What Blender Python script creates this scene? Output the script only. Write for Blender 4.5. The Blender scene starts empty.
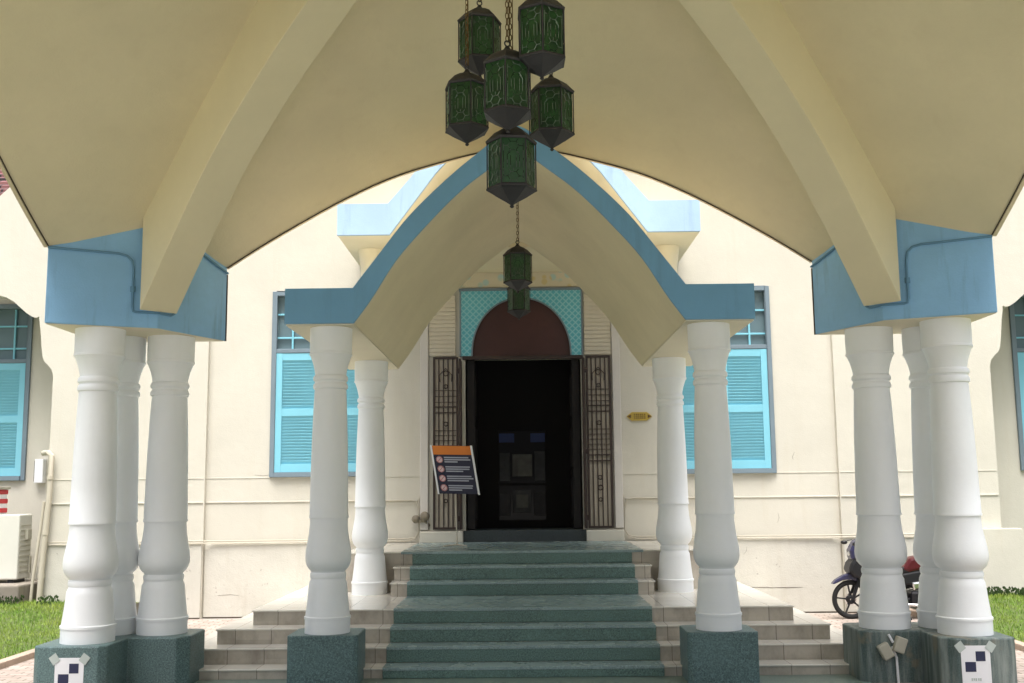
import bpy, bmesh, math, random
from mathutils import Vector, Matrix
random.seed(7)
R = math.radians
S = 1.3          # metres per design unit
E = 1.46         # eye height above the driveway in design units
scn = bpy.context.scene
COL = scn.collection

# ------------------------------------------------------------------ camera
cd = bpy.data.cameras.new('camera')
cam = bpy.data.objects.new('camera', cd); COL.objects.link(cam)
cd.sensor_width = 36.0; cd.lens = 36.0*1077/1024
cd.clip_start = 0.05; cd.clip_end = 2000
cam.matrix_world = (Matrix.Translation((0, 0, E*S)) @ Matrix.Rotation(R(0.416), 4, 'Z')
                    @ Matrix.Rotation(R(90+7.856), 4, 'X') @ Matrix.Rotation(-0.010, 4, 'Z'))
scn.camera = cam
# ------------------------------------------------------------------ sky, sun, exposure
SUN_EL, SUN_AZ = R(70), R(186)     # azimuth clockwise from +Y
w = bpy.data.worlds.new('World'); scn.world = w; w.use_nodes = True
nt = w.node_tree; bg = nt.nodes['Background']
sky = nt.nodes.new('ShaderNodeTexSky'); sky.sky_type = 'NISHITA'; sky.sun_disc = False
sky.sun_elevation = SUN_EL; sky.sun_rotation = SUN_AZ
sky.dust_density = 4.0; sky.air_density = 0.7; sky.ozone_density = 0.6
hs = nt.nodes.new('ShaderNodeHueSaturation'); hs.inputs['Saturation'].default_value = 0.40
nt.links.new(sky.outputs[0], hs.inputs['Color'])
# overcast sky: the zenith is about three times as bright as the horizon
tc = nt.nodes.new('ShaderNodeTexCoord'); sp = nt.nodes.new('ShaderNodeSeparateXYZ'); nt.links.new(tc.outputs['Generated'], sp.inputs[0])
mr = nt.nodes.new('ShaderNodeMapRange'); mr.inputs[1].default_value = 0.0; mr.inputs[2].default_value = 1.0
mr.inputs[3].default_value = 0.30; mr.inputs[4].default_value = 2.1; nt.links.new(sp.outputs[2], mr.inputs[0])
vm = nt.nodes.new('ShaderNodeVectorMath'); vm.operation = 'SCALE'; nt.links.new(hs.outputs[0], vm.inputs[0]); nt.links.new(mr.outputs[0], vm.inputs['Scale'])
nt.links.new(vm.outputs[0], bg.inputs[0])
bg.inputs[1].default_value = 0.12
sd = bpy.data.lights.new('sun', 'SUN'); so = bpy.data.objects.new('sun', sd); COL.objects.link(so)
sd.energy = 1.5; sd.angle = R(35); sd.color = (1, 0.97, 0.92)
dv = Vector((math.sin(SUN_AZ)*math.cos(SUN_EL), math.cos(SUN_AZ)*math.cos(SUN_EL), math.sin(SUN_EL)))
so.rotation_euler = dv.to_track_quat('Z', 'Y').to_euler()
so.location = (0, -20, 30)
scn.view_settings.view_transform = 'Standard'; scn.view_settings.look = 'None'
scn.view_settings.gamma = 1.0; scn.view_settings.use_curve_mapping = False
scn.view_settings.exposure = 1.12
scn.cycles.max_bounces = 8; scn.cycles.diffuse_bounces = 5

# ------------------------------------------------------------------ mesh helper
def lin(c):
    return tuple(((v/12.92) if v <= .04045 else ((v+.055)/1.055)**2.4) for v in c)

class MB:
    def __init__(s): s.v = []; s.f = []; s.sm = []
    def add(s, vs, fs, smooth=False):
        n = len(s.v); s.v += [tuple(v) for v in vs]
        for f in fs: s.f.append(tuple(i+n for i in f)); s.sm.append(smooth)
        return s
    def box(s, x0, x1, y0, y1, z0, z1):
        vs = [(x0,y0,z0),(x1,y0,z0),(x1,y1,z0),(x0,y1,z0),(x0,y0,z1),(x1,y0,z1),(x1,y1,z1),(x0,y1,z1)]
        return s.add(vs, [(0,3,2,1),(4,5,6,7),(0,1,5,4),(1,2,6,5),(2,3,7,6),(3,0,4,7)])
    def obox(s, c, ax, ay, az):      # oriented box: centre and three half-extent vectors
        c, ax, ay, az = map(Vector, (c, ax, ay, az)); vs = []
        for k in (-1, 1):
            for i, j in ((-1,-1),(1,-1),(1,1),(-1,1)): vs.append(c+ax*i+ay*j+az*k)
        return s.add(vs, [(0,3,2,1),(4,5,6,7),(0,1,5,4),(1,2,6,5),(2,3,7,6),(3,0,4,7)])
    def bar(s, a, b, wd, th, up=(0,0,1)):
        a, b = Vector(a), Vector(b); d = (b-a); L = d.length; d = d/L
        u = Vector(up); sd_ = d.cross(u)
        if sd_.length < 1e-4: sd_ = d.cross(Vector((1,0,0)))
        sd_.normalize(); u2 = sd_.cross(d).normalized()
        return s.obox((a+b)/2, d*L/2, sd_*wd/2, u2*th/2)
    def prism(s, pts, y0, y1, axis='y'):      # polygon in xz extruded along y, or in xy extruded along z
        n = len(pts)
        if axis == 'y': vs = [(p[0], y0, p[1]) for p in pts]+[(p[0], y1, p[1]) for p in pts]
        elif axis == 'x': vs = [(y0, p[0], p[1]) for p in pts]+[(y1, p[0], p[1]) for p in pts]
        else: vs = [(p[0], p[1], y0) for p in pts]+[(p[0], p[1], y1) for p in pts]
        fs = [tuple(range(n-1,-1,-1)), tuple(range(n, 2*n))]+[(i, (i+1)%n, n+(i+1)%n, n+i) for i in range(n)]
        return s.add(vs, fs)
    def lathe(s, prof, n=40, c=(0,0,0), smooth=True, rot=0, cap=True):
        vs = []; fs = []
        for r, z in prof:
            for k in range(n):
                a = rot+2*math.pi*k/n; vs.append((c[0]+r*math.cos(a), c[1]+r*math.sin(a), c[2]+z))
        for i in range(len(prof)-1):
            for k in range(n):
                k2 = (k+1)%n; fs.append((i*n+k, i*n+k2, (i+1)*n+k2, (i+1)*n+k))
        s.add(vs, fs, smooth)
        if cap:
            m = len(prof)-1
            s.add(vs[:n], [tuple(range(n-1,-1,-1))]); s.add(vs[m*n:], [tuple(range(n))])
        return s
    def tube(s, pts, r, n=8):
        pts = [Vector(p) for p in pts]; vs = []; fs = []; last = None
        for i, p in enumerate(pts):
            d = (pts[min(i+1, len(pts)-1)]-pts[max(i-1, 0)]).normalized()
            if last is None:
                u = Vector((0,0,1)) if abs(d.z) < .9 else Vector((1,0,0))
            else: u = last
            a = d.cross(u).normalized(); b = a.cross(d).normalized(); last = b
            rr = r[i] if isinstance(r, (list, tuple)) else r
            for k in range(n):
                t = 2*math.pi*k/n; vs.append(p+a*math.cos(t)*rr+b*math.sin(t)*rr)
        for i in range(len(pts)-1):
            for k in range(n):
                k2 = (k+1)%n; fs.append((i*n+k, i*n+k2, (i+1)*n+k2, (i+1)*n+k))
        m = len(pts)-1
        fs.append(tuple(range(n-1,-1,-1))); fs.append(tuple(m*n+k for k in range(n)))
        return s.add(vs, fs, True)
    def torus(s, c, R_, r, axis='y', n=40, m=12):
        vs = []; fs = []
        for i in range(n):
            a = 2*math.pi*i/n
            for j in range(m):
                b = 2*math.pi*j/m; q = R_+r*math.cos(b); h = r*math.sin(b)
                vs.append((c[0]+q*math.cos(a), c[1]+h, c[2]+q*math.sin(a)) if axis == 'y' else (c[0]+q*math.cos(a), c[1]+q*math.sin(a), c[2]+h))
        for i in range(n):
            for j in range(m):
                fs.append((i*m+j, ((i+1)%n)*m+j, ((i+1)%n)*m+(j+1)%m, i*m+(j+1)%m))
        return s.add(vs, fs, True)
    def sphere(s, c, rad, n=16, m=10):
        rx, ry, rz = (rad,)*3 if not isinstance(rad, tuple) else rad
        vs = []; fs = []
        for i in range(m+1):
            t = math.pi*i/m-math.pi/2
            for k in range(n):
                a = 2*math.pi*k/n
                vs.append((c[0]+rx*math.cos(t)*math.cos(a), c[1]+ry*math.cos(t)*math.sin(a), c[2]+rz*math.sin(t)))
        for i in range(m):
            for k in range(n):
                fs.append((i*n+k, i*n+(k+1)%n, (i+1)*n+(k+1)%n, (i+1)*n+k))
        return s.add(vs, fs, True)

def obj(name, mb, mat, parent=None, at=None, bevel=0, kind=None, weld=True, fixn=True):
    o0 = Vector(parent['_o']) if parent is not None else Vector((0, 0, 0))
    if at is not None: off = Vector((0, 0, 0))
    else: off = o0 if parent is not None else Vector((0, 0, -E))
    me = bpy.data.meshes.new(name)
    me.from_pydata([((v[0]-off.x)*S, (v[1]-off.y)*S, (v[2]-off.z)*S) for v in mb.v], [], mb.f)
    me.polygons.foreach_set('use_smooth', mb.sm)
    if weld or fixn:
        bm = bmesh.new(); bm.from_mesh(me)
        if weld: bmesh.ops.remove_doubles(bm, verts=bm.verts, dist=1e-5)
        if fixn: bmesh.ops.recalc_face_normals(bm, faces=bm.faces)
        bm.to_mesh(me); bm.free()
    if any(mb.sm):
        try: me.set_sharp_from_angle(angle=R(38))
        except Exception: pass
    me.materials.append(mat)
    o = bpy.data.objects.new(name, me); COL.objects.link(o)
    if parent is not None:
        o.parent = parent
        if at is not None:
            o.location = (Vector(at)-o0)*S
        o['_o'] = tuple(Vector(at)) if at is not None else tuple(o0)
    elif at is not None:
        o.location = (at[0]*S, at[1]*S, (at[2]+E)*S); o['_o'] = tuple(at)
    else: o['_o'] = (0, 0, -E)
    if bevel:
        b = o.modifiers.new('bevel', 'BEVEL'); b.width = bevel*S; b.segments = 2; b.limit_method = 'ANGLE'; b.angle_limit = R(40)
    if kind: o['kind'] = kind
    return o

def thing(name, label, cat, at, group=None):
    o = bpy.data.objects.new(name, None); COL.objects.link(o)
    o.location = (at[0]*S, at[1]*S, (at[2]+E)*S); o.empty_display_size = .2
    o['_o'] = tuple(at); o['label'] = label; o['category'] = cat
    if group: o['group'] = group
    return o
def tag(o, label, cat, group=None):
    o['label'] = label; o['category'] = cat
    if group: o['group'] = group
    return o
def copy_child(o, parent, loc=None):      # a copy of a part and its sub-parts
    c = o.copy(); COL.objects.link(c); c.parent = parent
    if loc is not None: c.location = loc
    for ch in [q for q in bpy.data.objects if q.parent == o]: copy_child(ch, c)
    return c
def dup(root, at, rotz=0, label=None):
    r = root.copy(); COL.objects.link(r)
    r.location = (at[0]*S, at[1]*S, (at[2]+E)*S); r.rotation_euler = (0, 0, rotz); r['_o'] = tuple(at)
    if label: r['label'] = label
    for ch in [q for q in bpy.data.objects if q.parent == root]: copy_child(ch, r)
    return r

# ------------------------------------------------------------------ materials
def mk(name):
    m = bpy.data.materials.new(name); m.use_nodes = True
    n = m.node_tree.nodes; return m, n, m.node_tree.links, n['Principled BSDF']
def mathn(n, l, op, a, b=None, c=None):
    x = n.new('ShaderNodeMath'); x.operation = op
    for i, v in enumerate((a, b, c)):
        if v is None: continue
        if isinstance(v, (int, float)): x.inputs[i].default_value = v
        else: l.new(v, x.inputs[i])
    return x.outputs[0]
def mixc(n, l, fac, a, b):
    x = n.new('ShaderNodeMix'); x.data_type = 'RGBA'
    if isinstance(fac, (int, float)): x.inputs[0].default_value = fac
    else: l.new(fac, x.inputs[0])
    for i, v in ((6, a), (7, b)):
        if isinstance(v, tuple): x.inputs[i].default_value = (*v[:3], 1)
        else: l.new(v, x.inputs[i])
    return x.outputs[2]
def ramp(n, l, v, lo, hi):
    x = n.new('ShaderNodeMapRange'); x.inputs[1].default_value = lo; x.inputs[2].default_value = hi; x.clamp = True
    l.new(v, x.inputs[0]); return x.outputs[0]
def noise(n, l, scale, detail=4, vec=None, rough=.55):
    x = n.new('ShaderNodeTexNoise'); x.inputs['Scale'].default_value = scale; x.inputs['Detail'].default_value = detail
    x.inputs['Roughness'].default_value = rough
    if vec is not None: l.new(vec, x.inputs['Vector'])
    return x.outputs[0]
def coords(n, l, sc=(1,1,1)):
    g = n.new('ShaderNodeNewGeometry'); mp = n.new('ShaderNodeMapping'); mp.inputs['Scale'].default_value = sc
    l.new(g.outputs['Position'], mp.inputs[0]); return mp.outputs[0]

def paint(name, rgb, rough=.6, var=.12, bump=.15, stain=None, stain_amt=0.0, streak=.0, chips=None, chip_amt=0, spec=.35, bscale=60):
    m, n, l, p = mk(name); rgb = tuple(rgb)
    v = coords(n, l)
    n1 = noise(n, l, 1.3, 5, v); n2 = noise(n, l, 14, 4, v)
    dark = tuple(c*(1-var) for c in rgb); lite = tuple(min(1, c*(1+var*.6)) for c in rgb)
    c = mixc(n, l, ramp(n, l, n1, .3, .7), dark, lite)
    c = mixc(n, l, mathn(n, l, 'MULTIPLY', ramp(n, l, n2, .35, .75), .35), c, dark)
    if stain_amt:
        sv = coords(n, l, (3.2, 3.2, .35)); s1 = noise(n, l, 1.6, 6, sv, .65)
        f = mathn(n, l, 'MULTIPLY', ramp(n, l, s1, .55, .78), stain_amt)
        c = mixc(n, l, f, c, stain)
    if chip_amt:
        s2 = noise(n, l, 9, 8, v, .7)
        f = mathn(n, l, 'MULTIPLY', ramp(n, l, s2, .52 if chip_amt >= 1 else .64, .54 if chip_amt >= 1 else .67), chip_amt)
        c = mixc(n, l, f, c, chips)
    l.new(c, p.inputs['Base Color']); p.inputs['Roughness'].default_value = rough
    p.inputs['Specular IOR Level'].default_value = spec
    if bump:
        b = n.new('ShaderNodeBump'); b.inputs['Strength'].default_value = bump; b.inputs['Distance'].default_value = .01
        n3 = noise(n, l, bscale, 4, v); n4 = noise(n, l, 5, 3, v)
        l.new(mathn(n, l, 'ADD', n3, mathn(n, l, 'MULTIPLY', n4, 2.2)), b.inputs['Height']); l.new(b.outputs[0], p.inputs['Normal'])
    return m

M = {}
M['wall'] = paint('cream_wall_paint', (.575, .55, .475), .8, .05, .22, (.50, .44, .33), .26, chips=(.45, .41, .35), chip_amt=.0)
M['plinth'] = paint('stained_plinth_paint', (.565, .545, .48), .85, .10, .4, (.40, .35, .26), .35, chips=(.30, .27, .23), chip_amt=.8)
M['soffit'] = paint('cream_soffit_paint', (.73, .65, .45), .75, .06, .22, (.52, .43, .26), .16)
M['rib'] = paint('cream_rib_paint', (.76, .68, .47), .7, .05, .12)
M['under'] = paint('beam_underside_paint', (.74, .68, .53), .75, .05, .1)
M['white'] = paint('white_column_paint', (.87, .89, .905), .42, .04, .10, (.55, .55, .52), .12, spec=.5)
M['blue'] = paint('blue_beam_paint', (.26, .50, .76), .6, .12, .18, (.09, .15, .22), .6)
M['blue_shaded'] = paint('shaded_blue_beam_paint', (.17, .38, .60), .6, .08, .12, (.10, .19, .27), .3)  # the blue beam paint darkened, canopy shade painted into the colour
M['blue2'] = paint('pale_blue_paint', (.33, .47, .66), .65, .1, .2, (.15, .22, .30), .55)
M['teal'] = paint('turquoise_shutter_paint', (.21, .53, .65), .5, .07, .05)
M['gframe'] = paint('grey_blue_frame_paint', (.17, .225, .265), .55, .1, .08)
M['iron'] = paint('dark_wrought_iron', (.040, .026, .022), .5, .2, .1)
M['pvc'] = paint('cream_conduit', (.50, .46, .37), .6, .05, 0)
M['bpvc'] = paint('blue_conduit', (.12, .26, .40), .6, .05, 0)
M['darkline'] = paint('dark_sealant', (.085, .065, .048), .8, .2, 0)
M['lip'] = paint('drip_edge_paint', (.66, .56, .40), .7, .1, .1)
M['concrete'] = paint('concrete', (.45, .43, .39), .9, .2, .3, (.15, .15, .12), .5)
M['slab'] = paint('weathered_slab', (.26, .23, .19), .9, .2, .3, (.10, .09, .07), .6)
M['mesh'] = paint('rusty_mesh_sheet', (.40, .355, .29), .7, .2, .1)
M['kerb'] = paint('kerb_concrete', (.42, .33, .26), .9, .2, .3, (.14, .11, .08), .5)
M['acw'] = paint('ac_casing', (.62, .61, .55), .5, .06, .02, (.3, .28, .22), .3)
M['black'] = paint('black_plastic', (.012, .012, .014), .4, .1, 0)
M['tyre'] = paint('tyre_rubber', (.014, .014, .014), .8, .2, .1)
M['purple'] = paint('purple_blue_bodywork', (.022, .022, .065), .25, .05, 0, spec=.6)
M['red'] = paint('maroon_plastic', (.07, .008, .011), .3, .1, 0)
M['redp'] = paint('red_plastic', (.5, .02, .03), .4, .1, 0)
M['paper'] = paint('white_paper', (.80, .81, .83), .7, .03, .0)
M['ink'] = paint('navy_ink', (.03, .035, .08), .6, .05, .0)
M['tape'] = paint('grey_tape', (.48, .54, .51), .5, .15, .0)
M['orange'] = paint('orange_print', (.62, .19, .03), .5, .05, 0)
M['navy'] = paint('dark_navy_print', (.022, .024, .05), .45, .05, 0)
M['pic'] = paint('pictogram_print', (.66, .52, .53), .5, .05, 0)
M['picred'] = paint('pictogram_red', (.42, .10, .11), .5, .05, 0)
M['txt'] = paint('small_print', (.36, .38, .45), .5, .05, 0)
M['gold'] = paint('gold_plaque', (.50, .36, .07), .4, .15, .0)
M['brownm'] = paint('brown_letters', (.10, .05, .02), .5, .1, 0)
M['socket'] = paint('beige_socket', (.45, .43, .35), .6, .15, .05, (.2, .17, .1), .5)
M['tap'] = paint('tarnished_metal', (.22, .19, .14), .5, .3, .1)
M['maroon'] = paint('maroon_fanlight', (.055, .020, .018), .45, .25, .05)
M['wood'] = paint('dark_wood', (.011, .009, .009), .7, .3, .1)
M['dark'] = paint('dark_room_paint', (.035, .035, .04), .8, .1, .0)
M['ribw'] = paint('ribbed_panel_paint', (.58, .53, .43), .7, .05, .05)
M['lav'] = paint('pale_pilaster_paint', (.60, .57, .53), .7, .05, .08)
M['brass'] = paint('aged_brass', (.14, .09, .035), .45, .3, .0)
M['brass'].node_tree.nodes['Principled BSDF'].inputs['Metallic'].default_value = .7
M['pewter'] = paint('dull_lantern_metal', (.055, .053, .056), .55, .35, .25, bscale=160)
M['pewter'].node_tree.nodes['Principled BSDF'].inputs['Metallic'].default_value = .35
M['came'] = paint('lantern_came', (.21, .29, .23), .35, .5, .0, (.02, .03, .02), .0, chips=(.02, .03, .02), chip_amt=1.0)
M['came'].node_tree.nodes['Principled BSDF'].inputs['Metallic'].default_value = .5
M['chrome'] = paint('chrome', (.7, .7, .7), .15, .05, 0); M['chrome'].node_tree.nodes['Principled BSDF'].inputs['Metallic'].default_value = 1
M['leaf'] = paint('weed_leaves', (.045, .085, .02), .7, .4, 0)

def granite(name, rgb, rough=.3, amt=.6, joint=True):
    m, n, l, p = mk(name); v = coords(n, l)
    a = noise(n, l, 75, 4, v, .75); b = noise(n, l, 28, 5, v, .6); d = noise(n, l, 2.0, 4, v)
    dk = tuple(c*(1-amt) for c in rgb); lt = tuple(min(1, c*(1+amt*1.4)+.01) for c in rgb)
    c = mixc(n, l, ramp(n, l, a, .38, .66), dk, lt)
    c = mixc(n, l, mathn(n, l, 'MULTIPLY', ramp(n, l, b, .4, .7), .5), c, rgb)
    c = mixc(n, l, mathn(n, l, 'MULTIPLY', ramp(n, l, d, .45, .7), .35), c, tuple(x*1.5 for x in rgb))
    l.new(c, p.inputs['Base Color'])
    r = mathn(n, l, 'MULTIPLY_ADD', d, .3, rough-.1); l.new(r, p.inputs['Roughness'])
    return m
M['granite'] = granite('green_granite', (.095, .155, .155), .38, .6)
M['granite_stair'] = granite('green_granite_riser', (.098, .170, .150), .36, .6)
M['granite_tread'] = granite('green_granite_painted_sheen', (.23, .31, .31), .22, .3)  # stair granite lightened, the reflection on the treads put into its colour
M['granite_floor'] = granite('green_granite_floor', (.15, .21, .18), .3, .3)
def worn_granite():
    m, n, l, p = mk('limestained_green_granite'); v = coords(n, l)
    a = noise(n, l, 130, 3, v, .7); s1 = noise(n, l, 2.2, 6, coords(n, l, (5, 5, .5)), .65); d = noise(n, l, 3, 5, v)
    c = mixc(n, l, ramp(n, l, a, .35, .7), (.035, .06, .058), (.12, .17, .16))
    c = mixc(n, l, mathn(n, l, 'MULTIPLY', ramp(n, l, s1, .44, .68), .6), c, (.36, .40, .37))
    c = mixc(n, l, mathn(n, l, 'MULTIPLY', ramp(n, l, d, .60, .66), .6), c, (.22, .19, .13))
    l.new(c, p.inputs['Base Color']); p.inputs['Roughness'].default_value = .5
    return m
M['granite_dark'] = granite('dark_granite_threshold', (.022, .032, .036), .4, .4)
M['worn'] = worn_granite()

def tiles(name, rgb, grout, size, rough=.25, lw=.014, var=.12, dirt=.3, dirtc=(.2, .17, .13)):
    m, n, l, p = mk(name)
    g = n.new('ShaderNodeNewGeometry'); sx = n.new('ShaderNodeSeparateXYZ'); l.new(g.outputs['Position'], sx.inputs[0])
    sn = n.new('ShaderNodeSeparateXYZ'); l.new(g.outputs['True Normal'], sn.inputs[0])
    nz = mathn(n, l, 'GREATER_THAN', mathn(n, l, 'ABSOLUTE', sn.outputs[2]), .5)
    nx = mathn(n, l, 'GREATER_THAN', mathn(n, l, 'ABSOLUTE', sn.outputs[0]), .5)
    ny = mathn(n, l, 'GREATER_THAN', mathn(n, l, 'ABSOLUTE', sn.outputs[1]), .5)
    fx = mathn(n, l, 'LESS_THAN', mathn(n, l, 'FRACT', mathn(n, l, 'DIVIDE', sx.outputs[0], size)), lw)
    fy = mathn(n, l, 'LESS_THAN', mathn(n, l, 'FRACT', mathn(n, l, 'DIVIDE', sx.outputs[1], size)), lw)
    lx = mathn(n, l, 'MULTIPLY', fx, mathn(n, l, 'SUBTRACT', 1, nx))
    ly = mathn(n, l, 'MULTIPLY', fy, mathn(n, l, 'SUBTRACT', 1, ny))
    line = mathn(n, l, 'MAXIMUM', lx, ly)
    # tone per tile
    cx = mathn(n, l, 'FLOOR', mathn(n, l, 'DIVIDE', sx.outputs[0], size)); cy = mathn(n, l, 'FLOOR', mathn(n, l, 'DIVIDE', sx.outputs[1], size))
    cz = mathn(n, l, 'FLOOR', mathn(n, l, 'DIVIDE', sx.outputs[2], .16))
    cb = n.new('ShaderNodeCombineXYZ'); l.new(cx, cb.inputs[0]); l.new(cy, cb.inputs[1]); l.new(cz, cb.inputs[2])
    wn = n.new('ShaderNodeTexWhiteNoise'); l.new(cb.outputs[0], wn.inputs[0])
    c = mixc(n, l, wn.outputs[0], tuple(x*(1-var) for x in rgb), tuple(x*(1+var*.5) for x in rgb))
    v = coords(n, l, (1, 1, .6)); d = noise(n, l, 4.5, 6, v, .65)
    c = mixc(n, l, mathn(n, l, 'MULTIPLY', ramp(n, l, d, .45, .72), dirt), c, dirtc)
    c = mixc(n, l, line, c, grout)
    l.new(c, p.inputs['Base Color']); p.inputs['Roughness'].default_value = rough
    return m
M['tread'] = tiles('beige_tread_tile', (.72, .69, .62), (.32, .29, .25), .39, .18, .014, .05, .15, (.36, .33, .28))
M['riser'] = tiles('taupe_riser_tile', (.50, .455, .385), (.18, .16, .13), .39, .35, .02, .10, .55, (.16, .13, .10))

def pavers():
    m, n, l, p = mk('brick_paving'); v = coords(n, l)
    b = n.new('ShaderNodeTexBrick'); l.new(v, b.inputs['Vector']); b.inputs['Scale'].default_value = 1.0
    b.inputs['Brick Width'].default_value = .22; b.inputs['Row Height'].default_value = .11; b.inputs['Mortar Size'].default_value = .008
    b.inputs['Color1'].default_value = (.36, .29, .25, 1); b.inputs['Color2'].default_value = (.48, .40, .35, 1); b.inputs['Mortar'].default_value = (.13, .11, .09, 1)
    d = noise(n, l, 2.5, 6, v, .65)
    c = mixc(n, l, mathn(n, l, 'MULTIPLY', ramp(n, l, d, .4, .7), .5), b.outputs[0], (.20, .17, .13))
    l.new(c, p.inputs['Base Color']); p.inputs['Roughness'].default_value = .85
    bp = n.new('ShaderNodeBump'); bp.inputs['Strength'].default_value = .5; bp.inputs['Distance'].default_value = .01
    bp.invert = True; l.new(b.outputs['Fac'], bp.inputs['Height']); l.new(bp.outputs[0], p.inputs['Normal'])
    return m
M['pavers'] = pavers()
def roof_tiles():
    m, n, l, p = mk('maroon_roof_tiles'); v = coords(n, l)
    b = n.new('ShaderNodeTexBrick'); l.new(v, b.inputs['Vector']); b.inputs['Scale'].default_value = 1
    b.inputs['Brick Width'].default_value = .2; b.inputs['Row Height'].default_value = .16; b.inputs['Mortar Size'].default_value = .02
    b.inputs['Color1'].default_value = (.12, .045, .045, 1); b.inputs['Color2'].default_value = (.20, .08, .075, 1); b.inputs['Mortar'].default_value = (.02, .012, .012, 1)
    l.new(b.outputs[0], p.inputs['Base Color']); p.inputs['Roughness'].default_value = .7
    return m
M['rooft'] = roof_tiles()
def simple_noise(name, a, b, scale, rough=.9, bump=.4):
    m, n, l, p = mk(name); v = coords(n, l); q = noise(n, l, scale, 6, v, .65); q2 = noise(n, l, scale*.12, 3, v)
    c = mixc(n, l, ramp(n, l, q, .3, .7), a, b)
    c = mixc(n, l, mathn(n, l, 'MULTIPLY', ramp(n, l, q2, .4, .65), .5), c, tuple((x+y)*.6 for x, y in zip(a, b)))
    l.new(c, p.inputs['Base Color']); p.inputs['Roughness'].default_value = rough
    bp = n.new('ShaderNodeBump'); bp.inputs['Strength'].default_value = bump; l.new(q, bp.inputs['Height']); l.new(bp.outputs[0], p.inputs['Normal'])
    return m
M['soil'] = simple_noise('turf_soil', (.05, .07, .015), (.10, .14, .03), 12)
def grassmat():
    m, n, l, p = mk('grass_blades'); v = coords(n, l); q = noise(n, l, 1.6, 4, v); q2 = noise(n, l, 60, 2, v)
    c = mixc(n, l, ramp(n, l, q, .35, .65), (.13, .25, .022), (.27, .33, .05))
    c = mixc(n, l, mathn(n, l, 'MULTIPLY', ramp(n, l, q2, .4, .7), .5), c, (.11, .22, .02))
    l.new(c, p.inputs['Base Color']); p.inputs['Roughness'].default_value = .6
    return m
M['grass'] = grassmat()
def scale_tile():
    # turquoise glazed tile carved in a lozenge pattern
    m, n, l, p = mk('turquoise_lozenge_tile')
    g = n.new('ShaderNodeNewGeometry'); s = n.new('ShaderNodeSeparateXYZ'); l.new(g.outputs['Position'], s.inputs[0])
    k = 32.0
    u = mathn(n, l, 'ADD', s.outputs[0], s.outputs[2]); w_ = mathn(n, l, 'SUBTRACT', s.outputs[0], s.outputs[2])
    su = mathn(n, l, 'ABSOLUTE', mathn(n, l, 'SINE', mathn(n, l, 'MULTIPLY', u, k))); sw = mathn(n, l, 'ABSOLUTE', mathn(n, l, 'SINE', mathn(n, l, 'MULTIPLY', w_, k)))
    f = mathn(n, l, 'MINIMUM', su, sw); c = mixc(n, l, ramp(n, l, f, .05, .6), (.26, .55, .60), (.08, .38, .46))
    l.new(c, p.inputs['Base Color']); p.inputs['Roughness'].default_value = .4
    return m
M['loz'] = scale_tile()
def frieze_mat():
    m, n, l, p = mk('painted_frieze'); v = coords(n, l)
    vo = n.new('ShaderNodeTexVoronoi'); vo.inputs['Scale'].default_value = 6.5; l.new(v, vo.inputs['Vector'])
    f = ramp(n, l, vo.outputs['Distance'], .30, .42)
    wn = mixc(n, l, ramp(n, l, noise(n, l, 5, 1, v), .45, .55), (.38, .52, .50), (.55, .45, .22))
    c = mixc(n, l, f, wn, (.58, .52, .38)); l.new(c, p.inputs['Base Color']); p.inputs['Roughness'].default_value = .6
    return m
M['frieze'] = frieze_mat()
def glassm(name, col, rough=.05, alpha=1, trans=0.0, ior=1.45, coat=0):
    m, n, l, p = mk(name); p.inputs['Base Color'].default_value = (*col, 1); p.inputs['Roughness'].default_value = rough
    p.inputs['Transmission Weight'].default_value = trans; p.inputs['IOR'].default_value = ior
    v = coords(n, l); b = n.new('ShaderNodeBump'); b.inputs['Strength'].default_value = .05; l.new(noise(n, l, 6, 2, v), b.inputs['Height']); l.new(b.outputs[0], p.inputs['Normal'])
    return m
M['pane'] = glassm('dark_window_glass', (.12, .18, .20), .12)
M['doorglass'] = glassm('door_glass', (.012, .012, .015), .12, ior=1.22)
M['sky_reflection'] = glassm('painted_sky_reflection', (.02, .05, .20), .1, ior=1.35)  # blue base colour paints the sky's reflection
M['reflection'] = paint('painted_reflection_pale', (.20, .20, .18), .5, .6, .3, (.03, .03, .03), .8)  # this and the next two paint dim reflected shapes in greys
M['reflection_grey'] = paint('painted_reflection_grey', (.09, .095, .10), .5, .7, .4, (.03, .03, .03), .8)
M['reflection_dark'] = paint('painted_reflection_dark', (.05, .05, .055), .5, .7, .4, (.02, .02, .02), .8)
M['green'] = glassm('green_lantern_glass', (.008, .045, .012), .18)
def greenglass():
    m, n, l, p = mk('green_stained_glass'); v = coords(n, l)
    c = mixc(n, l, ramp(n, l, noise(n, l, 9, 3, v), .35, .7), (.008, .040, .012), (.025, .14, .030))
    l.new(c, p.inputs['Base Color']); p.inputs['Roughness'].default_value = .38; p.inputs['Transmission Weight'].default_value = .5
    return m
M['green'] = greenglass()

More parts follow.
